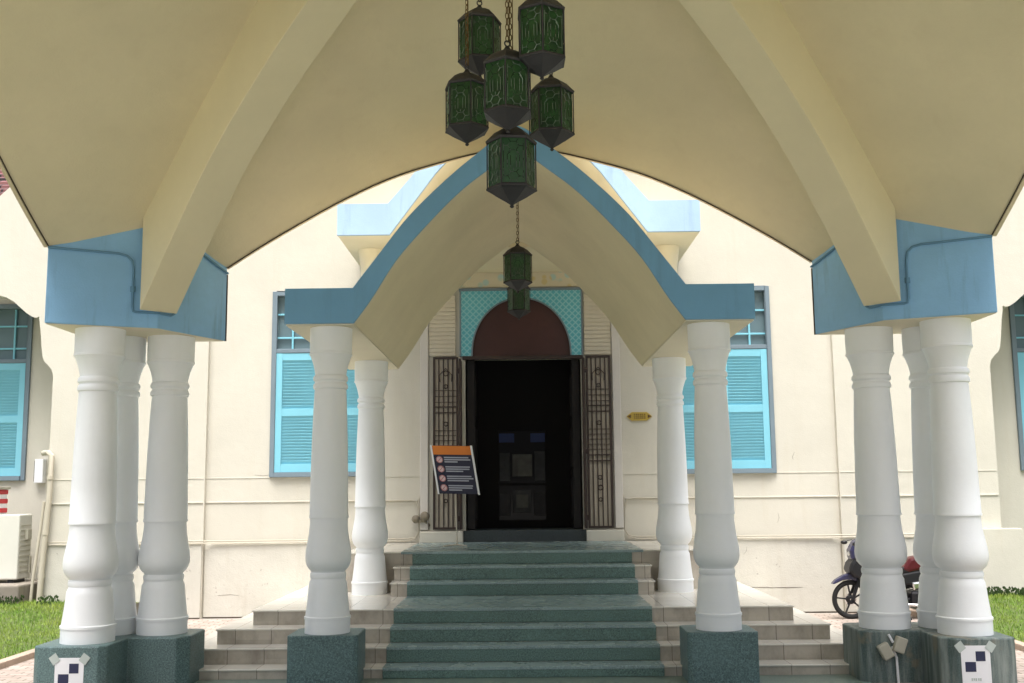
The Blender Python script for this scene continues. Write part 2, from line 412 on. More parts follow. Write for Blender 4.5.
# ------------------------------------------------------------------ the setting
obj('ground', MB().add([(-400,-400,-E-.004),(400,-400,-E-.004),(400,600,-E-.004),(-400,600,-E-.004)], [(0,1,2,3)]), M['concrete'], kind='structure')
obj('brick_path', MB().add([(-4.42,-6,-E),(4.42,-6,-E),(4.42,12.9,-E),(-4.42,12.9,-E)], [(0,1,2,3)]), M['pavers'], kind='structure')
obj('driveway_floor', MB().box(-2.6, 2.6, 1.2, 8.74, -E-.003, -E+.006), M['granite_floor'], kind='structure')
def lawn_h(x, y):
    t = max(0, min(1, (y-9.8)/2.9)); t = t*t*(3-2*t)
    return -E+.02+.19*t+.015*math.sin(x*2.3+y*1.7)
for sx in (-1, 1):
    mb = MB(); nx, ny = 24, 40
    for j in range(ny+1):
        for i in range(nx+1):
            x = 4.5+i/nx*9; y = 0+j/ny*15; mb.v.append((sx*x, y, lawn_h(sx*x, y)))
    for j in range(ny):
        for i in range(nx): a = j*(nx+1)+i; mb.f.append((a, a+1, a+nx+2, a+nx+1)); mb.sm.append(True)
    obj('lawn', mb, M['soil'], kind='structure')
    k = MB()
    y = 0
    while y < 12.7:
        k.box(min(sx*4.42, sx*4.52), max(sx*4.42, sx*4.52), y, y+.447, -E-.05, -E+.055); y += .45
    obj('kerb', k, M['kerb'], bevel=.008, kind='structure')
    g = MB()
    for _ in range(26000):
        x = sx*random.uniform(4.53, 7.2); yy = random.uniform(8.3, 13.3); h = lawn_h(x, yy)
        a = random.uniform(0, 6.28); hh = random.uniform(.018, .045); ww = random.uniform(.003, .006)
        dx, dy = math.cos(a)*ww, math.sin(a)*ww; lx, ly = random.uniform(-.02, .02), random.uniform(-.02, .02)
        g.add([(x-dx, yy-dy, h-.004), (x+dx, yy+dy, h-.004), (x+lx, yy+ly, h+hh)], [(0,1,2)])
    gg = obj('grass', g, M['grass'], kind='stuff', weld=False, fixn=False)
    tag(gg, 'short green grass of the %s lawn beside the kerb' % ('left' if sx < 0 else 'right'), 'grass')
# weeds along the wall foot
for sx, lab in ((-1, 'dark weeds along the wall foot behind the left lawn'), (1, 'dark weeds along the wall foot behind the right lawn')):
    g = MB()
    for _ in range(900):
        x = sx*random.uniform(4.9, 6.6); yy = random.uniform(12.45, 12.72); h = lawn_h(x, yy)
        if math.sin(x*5)+math.sin(x*11.3) < -.2: continue
        a = random.uniform(0, 6.28); z = h+random.uniform(0, .08); w_ = random.uniform(.01, .02)
        g.add([(x-w_*math.cos(a), yy-w_*math.sin(a), z), (x, yy, z-.012), (x+w_*math.cos(a), yy+w_*math.sin(a), z+.01), (x, yy, z+.025)], [(0,1,2,3)])
    tag(obj('weeds', g, M['leaf'], kind='stuff', weld=False, fixn=False), lab, 'weeds')

# ------------------------------------------------------------------ the building
WY = 13.0
bld = thing('mosque_building', 'cream walled building with turquoise shutters and a dark central doorway behind the porch', 'building', (0, WY, -E))
TOP = 4.7
# facade, built from blocks round the openings (door X -.65..+.70, h -.47..1.56; windows X 1.75..2.93, h .18..2.38)
DX0, DX1, DB, DT = -.665, .735, -.60, 1.60
WX0, WX1, WB, WT = 1.80, 3.02, .18, 2.44
mb = MB(); y0, y1 = WY, WY+.30
for sx in (-1, 1):
    dx = -DX0 if sx < 0 else DX1
    def X(a, b): return (min(sx*a, sx*b), max(sx*a, sx*b))
    mb.box(*X(dx, WX0), y0, y1, -E-.1, TOP)
    mb.box(*X(WX0, WX1), y0, y1, -E-.1, WB); mb.box(*X(WX0, WX1), y0, y1, WT, TOP)
    mb.box(*X(WX1, 3.78), y0, y1, -E-.1, TOP)
mb.box(DX0, DX1, y0, y1, DT, TOP); mb.box(DX0, DX1, y0, y1, -E-.1, DB)
obj('wall', mb, M['wall'], bld)
# side wings, 6 cm proud, with the scalloped gallery arch cut in their outer end
for sx in (-1, 1):
    prof = [(3.78, -E-.1), (5.66, -E-.1), (5.66, 1.43), (5.68, 1.50), (5.73, 1.56), (5.775, 1.60), (5.80, 1.66), (5.82, 1.80), (5.84, 1.98), (5.86, 2.10),
            (5.865, 2.16), (5.90, 2.145), (5.95, 2.155), (6.02, 2.20), (6.09, 2.26), (6.18, 2.34), (6.28, 2.40), (6.42, 2.44), (6.7, 2.47), (7.0, 2.47), (7.8, 2.3), (7.8, TOP-1.9)]
    if sx < 0: prof = prof[:-1]+[(7.8, 2.55), (6.43, 3.68), (6.24, 3.86), (5.35, 4.6), (5.0, TOP), (3.78, TOP)]
    else: prof = prof[:-1]+[(7.8, 2.55), (6.24, 3.95), (5.35, 4.7), (5.0, TOP), (3.78, TOP)]
    p = MB().prism([(sx*a, h) for a, h in prof], WY-.06, WY+.24)
    obj('wing_wall', p, M['wall'], bld)
    # set-back wall behind the gallery arch
    b = MB(); b.box(min(sx*5.6, sx*6.28), max(sx*5.6, sx*6.28), 13.7, 13.85, -E-.1, 3.40)
    b.box(min(sx*6.28, sx*7.5), max(sx*6.28, sx*7.5), 13.7, 13.85, -E-.1, WB); b.box(min(sx*6.28, sx*7.5), max(sx*6.28, sx*7.5), 13.7, 13.85, WT, 3.40)
    b.box(min(sx*7.5, sx*9.5), max(sx*7.5, sx*9.5), 13.7, 13.85, -E-.1, 3.40)
    obj('gallery_wall', b, M['wall'], bld)
    obj('gallery_wall', MB().box(min(sx*5.60, sx*5.658), max(sx*5.60, sx*5.658), WY+.24, 13.7, -E-.1, 3.40), M['wall'], bld)
    # tiled roof of the wing
    x0_, x1_ = min(sx*4.9, sx*9.5), max(sx*4.9, sx*9.5); A, B, t_ = Vector((0, WY+.27, 3.45)), Vector((0, 17, 6.5)), .06
    rf = MB(); sl_ = (B-A); nn = int(sl_.length/.13)
    for i in range(nn):          # courses of overlapping tiles
        p, q_ = A+sl_*(i/nn), A+sl_*((i+1.12)/nn); k = 0; x = x0_
        rf.add([(x0_, p.y, p.z+.035), (x1_, p.y, p.z+.035), (x1_, q_.y, q_.z), (x0_, q_.y, q_.z), (x0_, p.y, p.z-.02), (x1_, p.y, p.z-.02)], [(0,1,2,3), (4,5,1,0)])
    obj('roof', rf, M['rooft'], bld, fixn=False)
# flared buttress at the right hand end
obj('buttress', MB().prism([(5.35, -1.46), (5.90, -1.40), (5.87, -.54), (5.85, -.50), (5.35, -.50)], WY-.16, WY-.062), M['wall'], bld, bevel=.01)
# main roof above
rf = MB().prism([(WY-.35, TOP), (17.5, 7.2), (22, 4.8), (22, TOP-.1), (WY-.35, TOP-.08)], -5.0, 5.0, 'x')
obj('roof', rf, M['rooft'], bld)
# string courses
for h, th, dp in ((.175, .010, .006), (-.11, .018, .012)):
    for a, c, yy in ((-3.78, -1.22, WY), (1.22, 3.78, WY), (-5.65, -3.795, WY-.06), (3.795, 5.65, WY-.06)):
        obj('string_course', MB().box(a, c, yy-dp, yy-.001, h-th/2, h+th/2), M['wall'], bld, bevel=.004)
for a, c, yy in ((-3.77, -2.33, WY), (2.33, 3.77, WY), (-5.64, -3.79, WY-.06), (3.79, 5.34, WY-.06)):
    obj('plinth', MB().box(a, c, yy-.018, yy-.001, -E, -.60), M['plinth'], bld, bevel=.006)

for a, c, yy in ((-3.77, -2.33, WY), (2.33, 3.77, WY), (-5.64, -3.79, WY-.06), (3.79, 5.34, WY-.06)):
    obj('wall_foot', MB().box(a, c, yy-.024, yy-.0185, -E, -E+.014), M['darkline'], bld)
# conduits
for sx in (-1, 1):
    b = MB()
    for dz in (0, -.028):
        b.tube([(sx*5.63, WY-.09, -.56+dz), (sx*3.78, WY-.09, -.56+dz), (sx*3.66, WY-.045, -.565+dz), (sx*1.36, WY-.03, -.56+dz*.9),
                (sx*1.27, WY-.03, -.545+dz*.5), (sx*1.225, WY-.03, -.48), (sx*1.22, WY-.03, -.36), (sx*1.22, WY-.03, -.1), (sx*1.185, WY-.03, .02+dz),
                (sx*1.185, WY-.03, .2), (sx*1.185, WY-.03, 2.2)], .0085, 6)
    b.tube([(sx*1.225, WY-.02, -.22), (sx*1.26, WY-.02, -.125), (sx*1.31, WY-.035, -.11), (sx*2.4, WY-.035, -.112)], .008, 6)
    obj('conduit', b, M['pvc'], bld)

for pts_ in ([(2.55, -1.16), (2.68, -1.165), (2.80, -1.158), (2.95, -1.17), (3.12, -1.165), (3.30, -1.168)], [(2.62, -.78), (2.655, -.74), (2.66, -.69)], [(3.28, .42), (3.25, .36), (3.26, .33)], [(-3.6, -1.2), (-3.45, -1.19), (-3.35, -1.2)], [(-3.0, .21), (-3.1, .20), (-3.2, .215)], [(3.05, -.30), (3.06, -.36), (3.04, -.41)]):
    yy = WY-.0195 if pts_[0][1] < -.6 else WY-.001
    obj('crack', MB().tube([(x, yy, z+.004*math.sin(i*2.7)) for i, (x, z) in enumerate(pts_)], [.001]+[.0035 if i % 2 else .0015 for i in range(len(pts_)-2)]+[.001], 4), M['darkline'], bld)
# windows
def window(x0, x1, yw, hb, ht, flip):
    cx = (x0+x1)/2; W = (x1-x0)
    fr = MB(); t = .055; D0, D1 = -.035, .10
    fr.box(-W/2, -W/2+t, D0, D1, 0, ht-hb); fr.box(W/2-t, W/2, D0, D1, 0, ht-hb)
    fr.box(-W/2+t, W/2-t, D0, D1, ht-hb-t, ht-hb); fr.box(-W/2+t, W/2-t, D0-.02, D1, 0, t)
    tr = 1.50; fr.box(-W/2+t, W/2-t, D0+.01, D1, tr, tr+.05)
    wdo = obj('window', fr, M['gframe'], bld, at=(cx, yw, hb), bevel=.005)
    ins = W/2-t
    obj('glass_pane', MB().box(-ins, ins, .055, .065, tr+.05, ht-hb-t), M['pane'], wdo, at=(cx, yw, hb))
    gr = MB()
    for q in (-.66, 0, .66): gr.box(q*ins-.011, q*ins+.011, .02, .045, tr+.052, ht-hb-t-.002)
    for q in (.13, .42): gr.box(-ins+.001, ins-.001, .023, .042, tr+.05+q, tr+.072+q)
    obj('glazing_bars', gr, M['teal'], wdo, at=(cx, yw, hb), bevel=.003)
    for sx in (-1, 1):
        a, c = (-ins+.003, -.004) if sx < 0 else (.004, ins-.003); s_ = .075
        z0, z1, zm = t+.004, tr-.004, .78
        sh = MB(); sh.box(a, a+s_, -.022, .018, z0, z1); sh.box(c-s_, c, -.022, .018, z0, z1)
        for p0, p1 in ((z0, z0+.10), (zm-.045, zm+.045), (z1-.085, z1)): sh.box(a+s_, c-s_, -.018, .014, p0, p1)
        for p0, p1 in ((z0+.10, zm-.045), (zm+.045, z1-.085)):
            n_ = int((p1-p0)/.036)
            for k in range(n_):
                zc = p0+(k+.5)*(p1-p0)/n_
                sh.obox(((a+c)/2, -.002, zc), ((c-a)/2-s_, 0, 0), (0, .009, -.0185), (0, .003, .0016))
        shu = obj('shutter', sh, M['teal'], wdo, at=(cx, yw, hb))
    obj('window_backing', MB().box(-ins, ins, .10, .12, t, ht-hb-t), M['dark'], wdo, at=(cx, yw, hb))
    return wdo
window(-WX1, -WX0, WY, WB, WT, 0); window(WX0, WX1+.03, WY, WB-.01, WT, 0)
window(-7.5, -6.28, 13.7, WB, WT, 0); window(6.28, 7.5, 13.7, WB, WT, 0)

# door surround: the tile panel carries the jambs, ribbed panels, fanlight and frieze
# turquoise tile panel with an arched cut-out
cxd = .018; pts = []
rx, rz_, hs_ = .60, .71, 1.615
for k in range(33):
    a = math.pi*k/32; pts.append((cxd+rx*math.cos(a), hs_+rz_*abs(math.sin(a))**.92))
tp = MB(); yA, yB = WY-.045, WY-.002
outer = [(cxd+.73, hs_), (cxd+.73, 2.415), (cxd-.73, 2.415), (cxd-.73, hs_)]
for sgn in (0, 1):
    half = pts[:17] if sgn == 0 else pts[16:]
    for i in range(16):
        p, q = half[i], half[i+1]
        # quads up to the top border
        tp.add([(p[0], yA, p[1]), (q[0], yA, q[1]), (q[0], yA, 2.415), (p[0], yA, 2.415)], [(0,1,2,3)])
        tp.add([(p[0], yA, p[1]), (q[0], yA, q[1]), (q[0], yB, q[1]), (p[0], yB, p[1])], [(0,1,2,3)])
for s0, s1 in ((cxd+rx, cxd+.73), (cxd-.73, cxd-rx)): tp.add([(s0, yA, hs_), (s1, yA, hs_), (s1, yA, 2.415), (s0, yA, 2.415)], [(0,1,2,3)])
surround = obj('door_surround', tp, M['loz'], bld)
for sx in (-1, 1):
    a, c = (sx*1.21, sx*1.11); obj('jamb', MB().box(min(a, c), max(a, c), WY-.05, WY-.001, -.46, 2.75), M['lav'], surround, bevel=.01)
    rb = MB(); a, c = sx*.78, sx*1.105; rb.box(min(a, c)+.005, max(a, c)-.005, WY-.024, WY-.001, 1.62, 2.66); z = 1.62
    while z < 2.64: rb.box(min(a, c), max(a, c), WY-.034, WY-.0245, z, z+.043); z += .05
    obj('ribbed_panel', rb, M['ribw'], surround, bevel=.004)
bd = MB(); bd.box(cxd-.755, cxd+.755, WY-.06, WY-.002, 2.417, 2.445); 
for sx in (-1, 1): bd.box(cxd+min(sx*.732, sx*.748), cxd+max(sx*.732, sx*.748), WY-.055, WY-.002, 1.61, 2.415)
bd.tube([(p[0], WY-.05, p[1]) for p in pts], .011, 6)
obj('tile_border', bd, M['gframe'], surround)
obj('fanlight', MB().prism(pts, WY-.012, WY-.004), M['maroon'], surround)
obj('frieze', MB().box(-.78, .82, WY-.03, WY-.001, 2.46, 2.76), M['frieze'], surround, bevel=.006)
obj('lintel', MB().box(DX0-.03, DX1+.03, WY-.055, WY-.001, DT-.03, DT+.013), M['iron'], surround, bevel=.004)
for a, c in ((-1.21, DX0-.03), (DX1+.03, 1.21)): obj('door_plinth', MB().box(a, c, WY-.10, WY-.001, -.61, -.475), M['wall'], surround, bevel=.01)
obj('threshold', MB().box(DX0-.03, DX1+.03, WY-.04, WY+.5, -.61, -.47), M['granite_dark'], bld, bevel=.006)
# vestibule and hall behind the door
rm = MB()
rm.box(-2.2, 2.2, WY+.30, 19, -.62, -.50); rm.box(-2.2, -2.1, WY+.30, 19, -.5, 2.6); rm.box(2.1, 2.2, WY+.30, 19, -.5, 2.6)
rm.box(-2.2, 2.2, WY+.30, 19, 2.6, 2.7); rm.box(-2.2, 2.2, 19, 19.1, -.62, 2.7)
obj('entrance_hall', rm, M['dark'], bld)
# inner timber doors thrown back and the glazed door at the end
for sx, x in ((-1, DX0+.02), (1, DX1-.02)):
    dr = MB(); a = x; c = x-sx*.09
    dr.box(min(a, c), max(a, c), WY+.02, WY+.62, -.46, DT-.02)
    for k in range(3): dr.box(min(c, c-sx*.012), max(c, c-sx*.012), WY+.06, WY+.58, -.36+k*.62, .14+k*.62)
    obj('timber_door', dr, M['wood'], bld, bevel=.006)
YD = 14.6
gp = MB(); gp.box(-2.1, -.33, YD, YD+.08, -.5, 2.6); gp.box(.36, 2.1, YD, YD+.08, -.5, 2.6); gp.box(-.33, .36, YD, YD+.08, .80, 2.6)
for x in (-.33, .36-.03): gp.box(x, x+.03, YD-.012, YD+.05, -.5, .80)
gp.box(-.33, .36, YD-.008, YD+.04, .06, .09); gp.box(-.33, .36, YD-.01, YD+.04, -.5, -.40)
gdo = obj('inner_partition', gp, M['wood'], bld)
obj('glass_door', MB().box(-.33, .36, YD+.052, YD+.06, -.5, .8), M['doorglass'], gdo)
for x0, x1 in ((-.295, -.09), (.13, .325)): obj('sky_reflection_pane', MB().box(x0, x1, YD+.03, YD+.045, .64, .76), M['sky_reflection'], gdo)  # patches of reflected sky, added as blue panes before the glass
for x0, x1, z0, z1, mm in ((-.12, .15, .18, .48, 'reflection'), (-.29, -.15, .12, .50, 'reflection_grey'), (.18, .325, .12, .52, 'reflection_grey'), (-.11, .13, -.30, .0, 'reflection_grey'), (-.29, -.15, -.34, -.04, 'reflection_dark'), (.17, .325, -.34, -.02, 'reflection_dark'), (-.07, .09, -.24, -.06, 'reflection')):
    yo = .02 if z1 > -.05 or mm != 'reflection' else .015
    obj('reflection_panel', MB().box(x0, x1, YD+yo-.01*(mm == 'reflection'), YD+.05, z0, z1), M[mm], gdo, bevel=.008)  # reflected outdoor shapes painted as flat panels before the glass door

# wrought iron gates folded back on the wall
def gate(x0, x1, sx):
    g = MB(); yy = WY-.085; z0, z1 = -.455, 1.60; t = .026
    for x in (x0, x1-t): g.box(x, x+t, yy-.014, yy+.014, z0, z1)
    for z in (z0, z1-t, .33, .40, .92, .99): g.box(x0+t, x1-t, yy-.010, yy+.010, z, z+(.026 if z in (z0, z1-t) else .014))
    n_ = 4
    for k in range(1, n_+1):
        x = x0+t/2+k*(x1-x0-t)/(n_+1); g.box(x-.0065, x+.0065, yy-.007, yy+.007, z0+t, z1-t)
    for z in (1.05, 1.12, 1.19, .47, .53, .59, .65, .71): g.box(x0+t, x1-t, yy-.005, yy+.005, z, z+.007)
    cx = (x0+x1)/2
    for zc, r in ((1.40, .03), (1.24, .022), (.79, .024), (.14, .024), (-.12, .02)):
        g.torus((cx, yy-.012, zc), r, .006, 'y', 20, 6)
    g.tube([(cx-.07, yy-.012, 1.30), (cx-.075, yy-.012, 1.38), (cx, yy-.012, 1.46), (cx+.075, yy-.012, 1.38), (cx+.07, yy-.012, 1.30)], .006, 6)
    g.torus((cx, yy-.012, .02), .028, .008, 'y', 16, 6)
    for z in (-.36, .42, 1.4): g.box((x1 if sx < 0 else x0-.03), (x1+.03 if sx < 0 else x0), yy-.012, yy+.03, z, z+.06)
    o = obj('metal_gate', g, M['iron'], bld)
    obj('mesh_sheet', MB().box(x0+t, x1-t, yy+.012, yy+.015, z0+t, z1-t), M['mesh'], o)
    # second leaf, folded edge-on beside the opening
    return o
gate(-1.05, -.745, -1); gate(.79, 1.09, 1)
for x in (-.715, .755):
    fl = MB()
    for k in (0, .2, .4): fl.box(x-.012, x+.012, WY-.30+k*.6, WY-.28+k*.6, -.45, 1.55)
    for z in (-.45, .35, .95, 1.53): fl.box(x-.010, x+.010, WY-.299, WY-.04, z, z+.024)
    obj('folded_gate_leaf', fl, M['iron'], bld)
# ------------------------------------------------------------------ upper gabled portal behind the porch
up = thing('gabled_portal', 'pale blue and cream gabled portal on the facade rising behind the porch roof', 'portal', (0, 12.0, -.6))
Y0, Y1 = 11.4, WY-.002
hb, ht_ = 2.76, 3.105
in_x = 1.40
prof_i = [(in_x, hb), (1.15, 3.10), (.90, 3.44), (.5, 3.88), (0, 4.3)]
prof_o = [(0, 4.65), (.5, 4.25), (.9, 3.74), (1.2, 3.36), (in_x+.02, ht_)]
for (ya, yb, mname, nm) in ((Y0, Y0+.05, 'blue2', 'gable_band'), (Y0+.05, Y1, 'under', 'gable_vault')):
    for sx in (-1, 1):
        poly = [(sx*1.97, hb), (sx*1.97, ht_)] + [(sx*a, h) for a, h in reversed(prof_o)] + [(sx*a, h) for a, h in reversed(prof_i)]
        if ya > Y0: poly = [(sx*1.968, hb+.002), (sx*1.968, ht_-.002)] + [(sx*a, h-.002) for a, h in reversed(prof_o)] + [(sx*a, h+.002) for a, h in reversed(prof_i)]
        obj(nm, MB().prism(poly, ya, yb), M[mname], up)
for sx in (-1, 1):
    obj('portal_column', MB().lathe([(.12, -3.2), (.115, -.25), (.12, -.2), (.14, -.05), (.15, 0)], 28), M['under'], up, at=(sx*1.71, 12.2, hb))

# ------------------------------------------------------------------ the steps
st = thing('stone_staircase', 'broad stepped platform of beige tiles with a green granite strip up its middle', 'staircase', (0, 9, -E))
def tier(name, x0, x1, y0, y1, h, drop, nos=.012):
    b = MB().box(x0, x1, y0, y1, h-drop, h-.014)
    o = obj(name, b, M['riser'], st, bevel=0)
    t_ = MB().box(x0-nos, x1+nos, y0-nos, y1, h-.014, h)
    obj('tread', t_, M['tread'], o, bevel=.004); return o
LW = 2.31
h = -1.0; yb = WY-.02
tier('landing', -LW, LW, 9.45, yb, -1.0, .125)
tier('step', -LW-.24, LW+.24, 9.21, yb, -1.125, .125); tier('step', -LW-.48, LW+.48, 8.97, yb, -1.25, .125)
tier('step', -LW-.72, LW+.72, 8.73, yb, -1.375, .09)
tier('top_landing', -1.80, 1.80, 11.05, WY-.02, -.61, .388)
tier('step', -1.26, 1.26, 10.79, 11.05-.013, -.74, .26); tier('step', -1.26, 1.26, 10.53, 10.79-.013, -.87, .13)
# green granite strip laid 6 mm proud over risers and treads
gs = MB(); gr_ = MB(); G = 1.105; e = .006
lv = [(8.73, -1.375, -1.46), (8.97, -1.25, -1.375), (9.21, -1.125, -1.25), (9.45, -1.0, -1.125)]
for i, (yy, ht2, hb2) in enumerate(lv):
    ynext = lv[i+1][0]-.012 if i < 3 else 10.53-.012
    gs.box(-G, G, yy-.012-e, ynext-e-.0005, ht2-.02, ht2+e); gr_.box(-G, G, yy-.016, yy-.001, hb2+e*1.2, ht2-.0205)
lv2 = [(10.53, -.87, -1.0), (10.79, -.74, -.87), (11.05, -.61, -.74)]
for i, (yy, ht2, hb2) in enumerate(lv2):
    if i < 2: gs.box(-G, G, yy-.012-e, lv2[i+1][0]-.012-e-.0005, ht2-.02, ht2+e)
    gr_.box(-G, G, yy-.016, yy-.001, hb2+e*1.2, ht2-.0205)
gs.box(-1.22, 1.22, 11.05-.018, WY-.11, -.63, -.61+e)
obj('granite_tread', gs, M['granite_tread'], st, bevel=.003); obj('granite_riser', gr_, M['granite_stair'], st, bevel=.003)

# ------------------------------------------------------------------ columns
PROF = [(0,.175),(.044,.175),(.0445,.180),(.052,.180),(.055,.172),(.075,.166),(.11,.157),(.145,.150),(.158,.147),(.167,.138),(.174,.133),(.1745,.138),(.180,.1405),(.187,.1405),(.1925,.137),(.193,.132),(.198,.135),
        (.204,.150),(.214,.166),(.228,.176),(.245,.179),(.265,.175),(.290,.165),(.315,.155),(.345,.148),(.367,.146),(.3675,.155),(.374,.155),(.376,.152),
        (.5,.147),(.62,.141),(.72,.133),(.793,.125),(.796,.135),(.804,.138),(.812,.133),(.816,.125),(.820,.126),(.824,.136),(.832,.138),(.839,.132),(.842,.124),(.852,.126),(.875,.137),(.895,.152),(.908,.164),(.9085,.170),(.915,.170),(.917,.166),(.96,.168),(1.0,.168)]
def column_mb(H, k=1.0): return MB().lathe([(r*k, t*H) for t, r in PROF], 56)

def lerp_tab(tab, x):
    if x <= tab[0][0]: return tab[0][1]
    for (a, b), (c, d) in zip(tab, tab[1:]):
        if x <= c: return b+(d-b)*(x-a)/(c-a)
    return tab[-1][1]
def smooth_tab(tab, n=60):
    # monotone cubic resampling of a hand-measured outline
    xs = [p[0] for p in tab]; ys = [p[1] for p in tab]; m = []
    for i in range(len(xs)):
        if i == 0: m.append((ys[1]-ys[0])/(xs[1]-xs[0])*.4)
        elif i == len(xs)-1: m.append((ys[-1]-ys[-2])/(xs[-1]-xs[-2]))
        else: m.append(((ys[i]-ys[i-1])/(xs[i]-xs[i-1])+(ys[i+1]-ys[i])/(xs[i+1]-xs[i]))/2)
    out = []
    for k in range(n+1):
        x = xs[0]+(xs[-1]-xs[0])*k/n; i = 0
        while i < len(xs)-2 and x > xs[i+1]: i += 1
        hh = xs[i+1]-xs[i]; t = (x-xs[i])/hh
        out.append((x, (2*t**3-3*t*t+1)*ys[i]+(t**3-2*t*t+t)*hh*m[i]+(-2*t**3+3*t*t)*ys[i+1]+(t**3-t*t)*hh*m[i+1]))
    return out
def PIN(tab, n=24):      # resample an outline given from high x to 0
    t = sorted(tab); return list(reversed(smooth_tab(t, n)))
# ------------------------------------------------------------------ small porch in front of the door
porch = thing('entrance_porch', 'small gabled porch with blue front beam and white turned columns over the steps', 'porch', (0, 9.5, -E))
PF, PB = 8.36, 11.55
k_ = 1.019
pin = [(1.305, 1.315), (1.172, 1.50), (.985, 1.80), (.745, 2.085), (.467, 2.37), (.30, 2.505), (0, 2.70)]
pout = [(0, 2.91), (.352, 2.66), (.613, 2.435), (.893, 2.15), (1.085, 1.90), (1.315, 1.595)]
OXP = 1.85
pin_ = PIN(pin); pout_ = list(reversed(PIN(pout)))
def gable(mb, ya, yb, g=0):
    # left and right halves as strips between the inner and outer outlines
    for sx in (-1, 1):
        a = [(sx*x, z+g) for x, z in pin_]; b = [(sx*x, z-g) for x, z in reversed(pout_)]
        for i in range(len(a)-1):
            q = [a[i], b[i], b[i+1], a[i+1]]
            mb.prism(q, ya, yb)
        mb.prism([(sx*(OXP-g), 1.315+g), (sx*(OXP-g), 1.595-g), b[0], a[0]], ya, yb)
mb = MB(); gable(mb, PF, PF+.03); 
def clean(o):
    # drop the internal walls between neighbouring strips
    bm = bmesh.new(); bm.from_mesh(o.data); seen = {}
    for f in bm.faces:
        key = tuple(sorted(v.index for v in f.verts)); seen.setdefault(key, []).append(f)
    kill = [f for fs in seen.values() if len(fs) > 1 for f in fs]
    bmesh.ops.delete(bm, geom=kill, context='FACES'); bmesh.ops.recalc_face_normals(bm, faces=bm.faces); bm.to_mesh(o.data); bm.free()
clean(obj('gable_beam', mb, M['blue_shaded'], porch))
mb = MB(); gable(mb, PF+.03, PB, .003)
clean(obj('porch_vault', mb, M['soffit'], porch))
for sx in (-1, 1):
    obj('beam_underside', MB().box(min(sx*1.31, sx*1.843), max(sx*1.31, sx*1.843), PF+.032, PB-.01, 1.303, 1.3175), M['under'], porch)
obj('porch_ceiling', MB().box(-1.25, 1.25, PB, WY-.06, 2.64, 2.74), M['soffit'], porch)
c0 = obj('column', column_mb(1.303+1.08), M['white'], porch, at=(-1.52, 8.59, -1.08))
copy_child(c0, porch, (Vector((1.52, 8.59, -1.08))-Vector(porch['_o']))*S)
c1 = obj('column', column_mb(2.303), M['white'], porch, at=(-1.51, 10.86, -1.0))
copy_child(c1, porch, (Vector((1.51, 10.86, -1.0))-Vector(porch['_o']))*S)
def chamf(x0, x1, y0, y1, c):
    return [(x0+c, y0), (x1-c, y0), (x1, y0+c), (x1, y1-c), (x1-c, y1), (x0+c, y1), (x0, y1-c), (x0, y0+c)]
ped = obj('pedestal', MB().prism(chamf(-.275, .265, -.205, .26, .03), -E+1.08-.03, 0, 'z'), M['granite'], porch, at=(-1.52, 8.59, -1.08), bevel=.008)
copy_child(ped, porch, (Vector((1.52, 8.59, -1.08))-Vector(porch['_o']))*S)

# ------------------------------------------------------------------ large canopy
CY = 5.38
can = thing('vaulted_canopy', 'large cream groin vaulted canopy with blue corner blocks on clusters of white columns', 'canopy', (0, CY, -E))
A_far = smooth_tab([(0, 2.93), (.375, 2.85), (.656, 2.78), (1.048, 2.66), (1.447, 2.48), (1.84, 2.265), (2.2, 2.05), (2.46, 1.88)])
A_side = smooth_tab([(0, 2.93), (.5, 2.80), (1.048, 2.60), (1.576, 2.32), (1.85, 2.16), (2.2, 1.97), (2.46, 1.84)])
J_ = smooth_tab([(0, 4.25), (.6, 4.06), (1.15, 3.74), (1.536, 3.43), (1.808, 3.15), (2.109, 2.84), (2.5, 2.40), (2.78, 2.10)])
RB_ = smooth_tab([(0, 3.66), (.6, 3.50), (1.2, 3.12), (1.67, 2.74), (2.07, 2.34), (2.42, 1.89), (2.78, 1.385)])
O2, OO, MM = 2.46, 3.515, 2.78
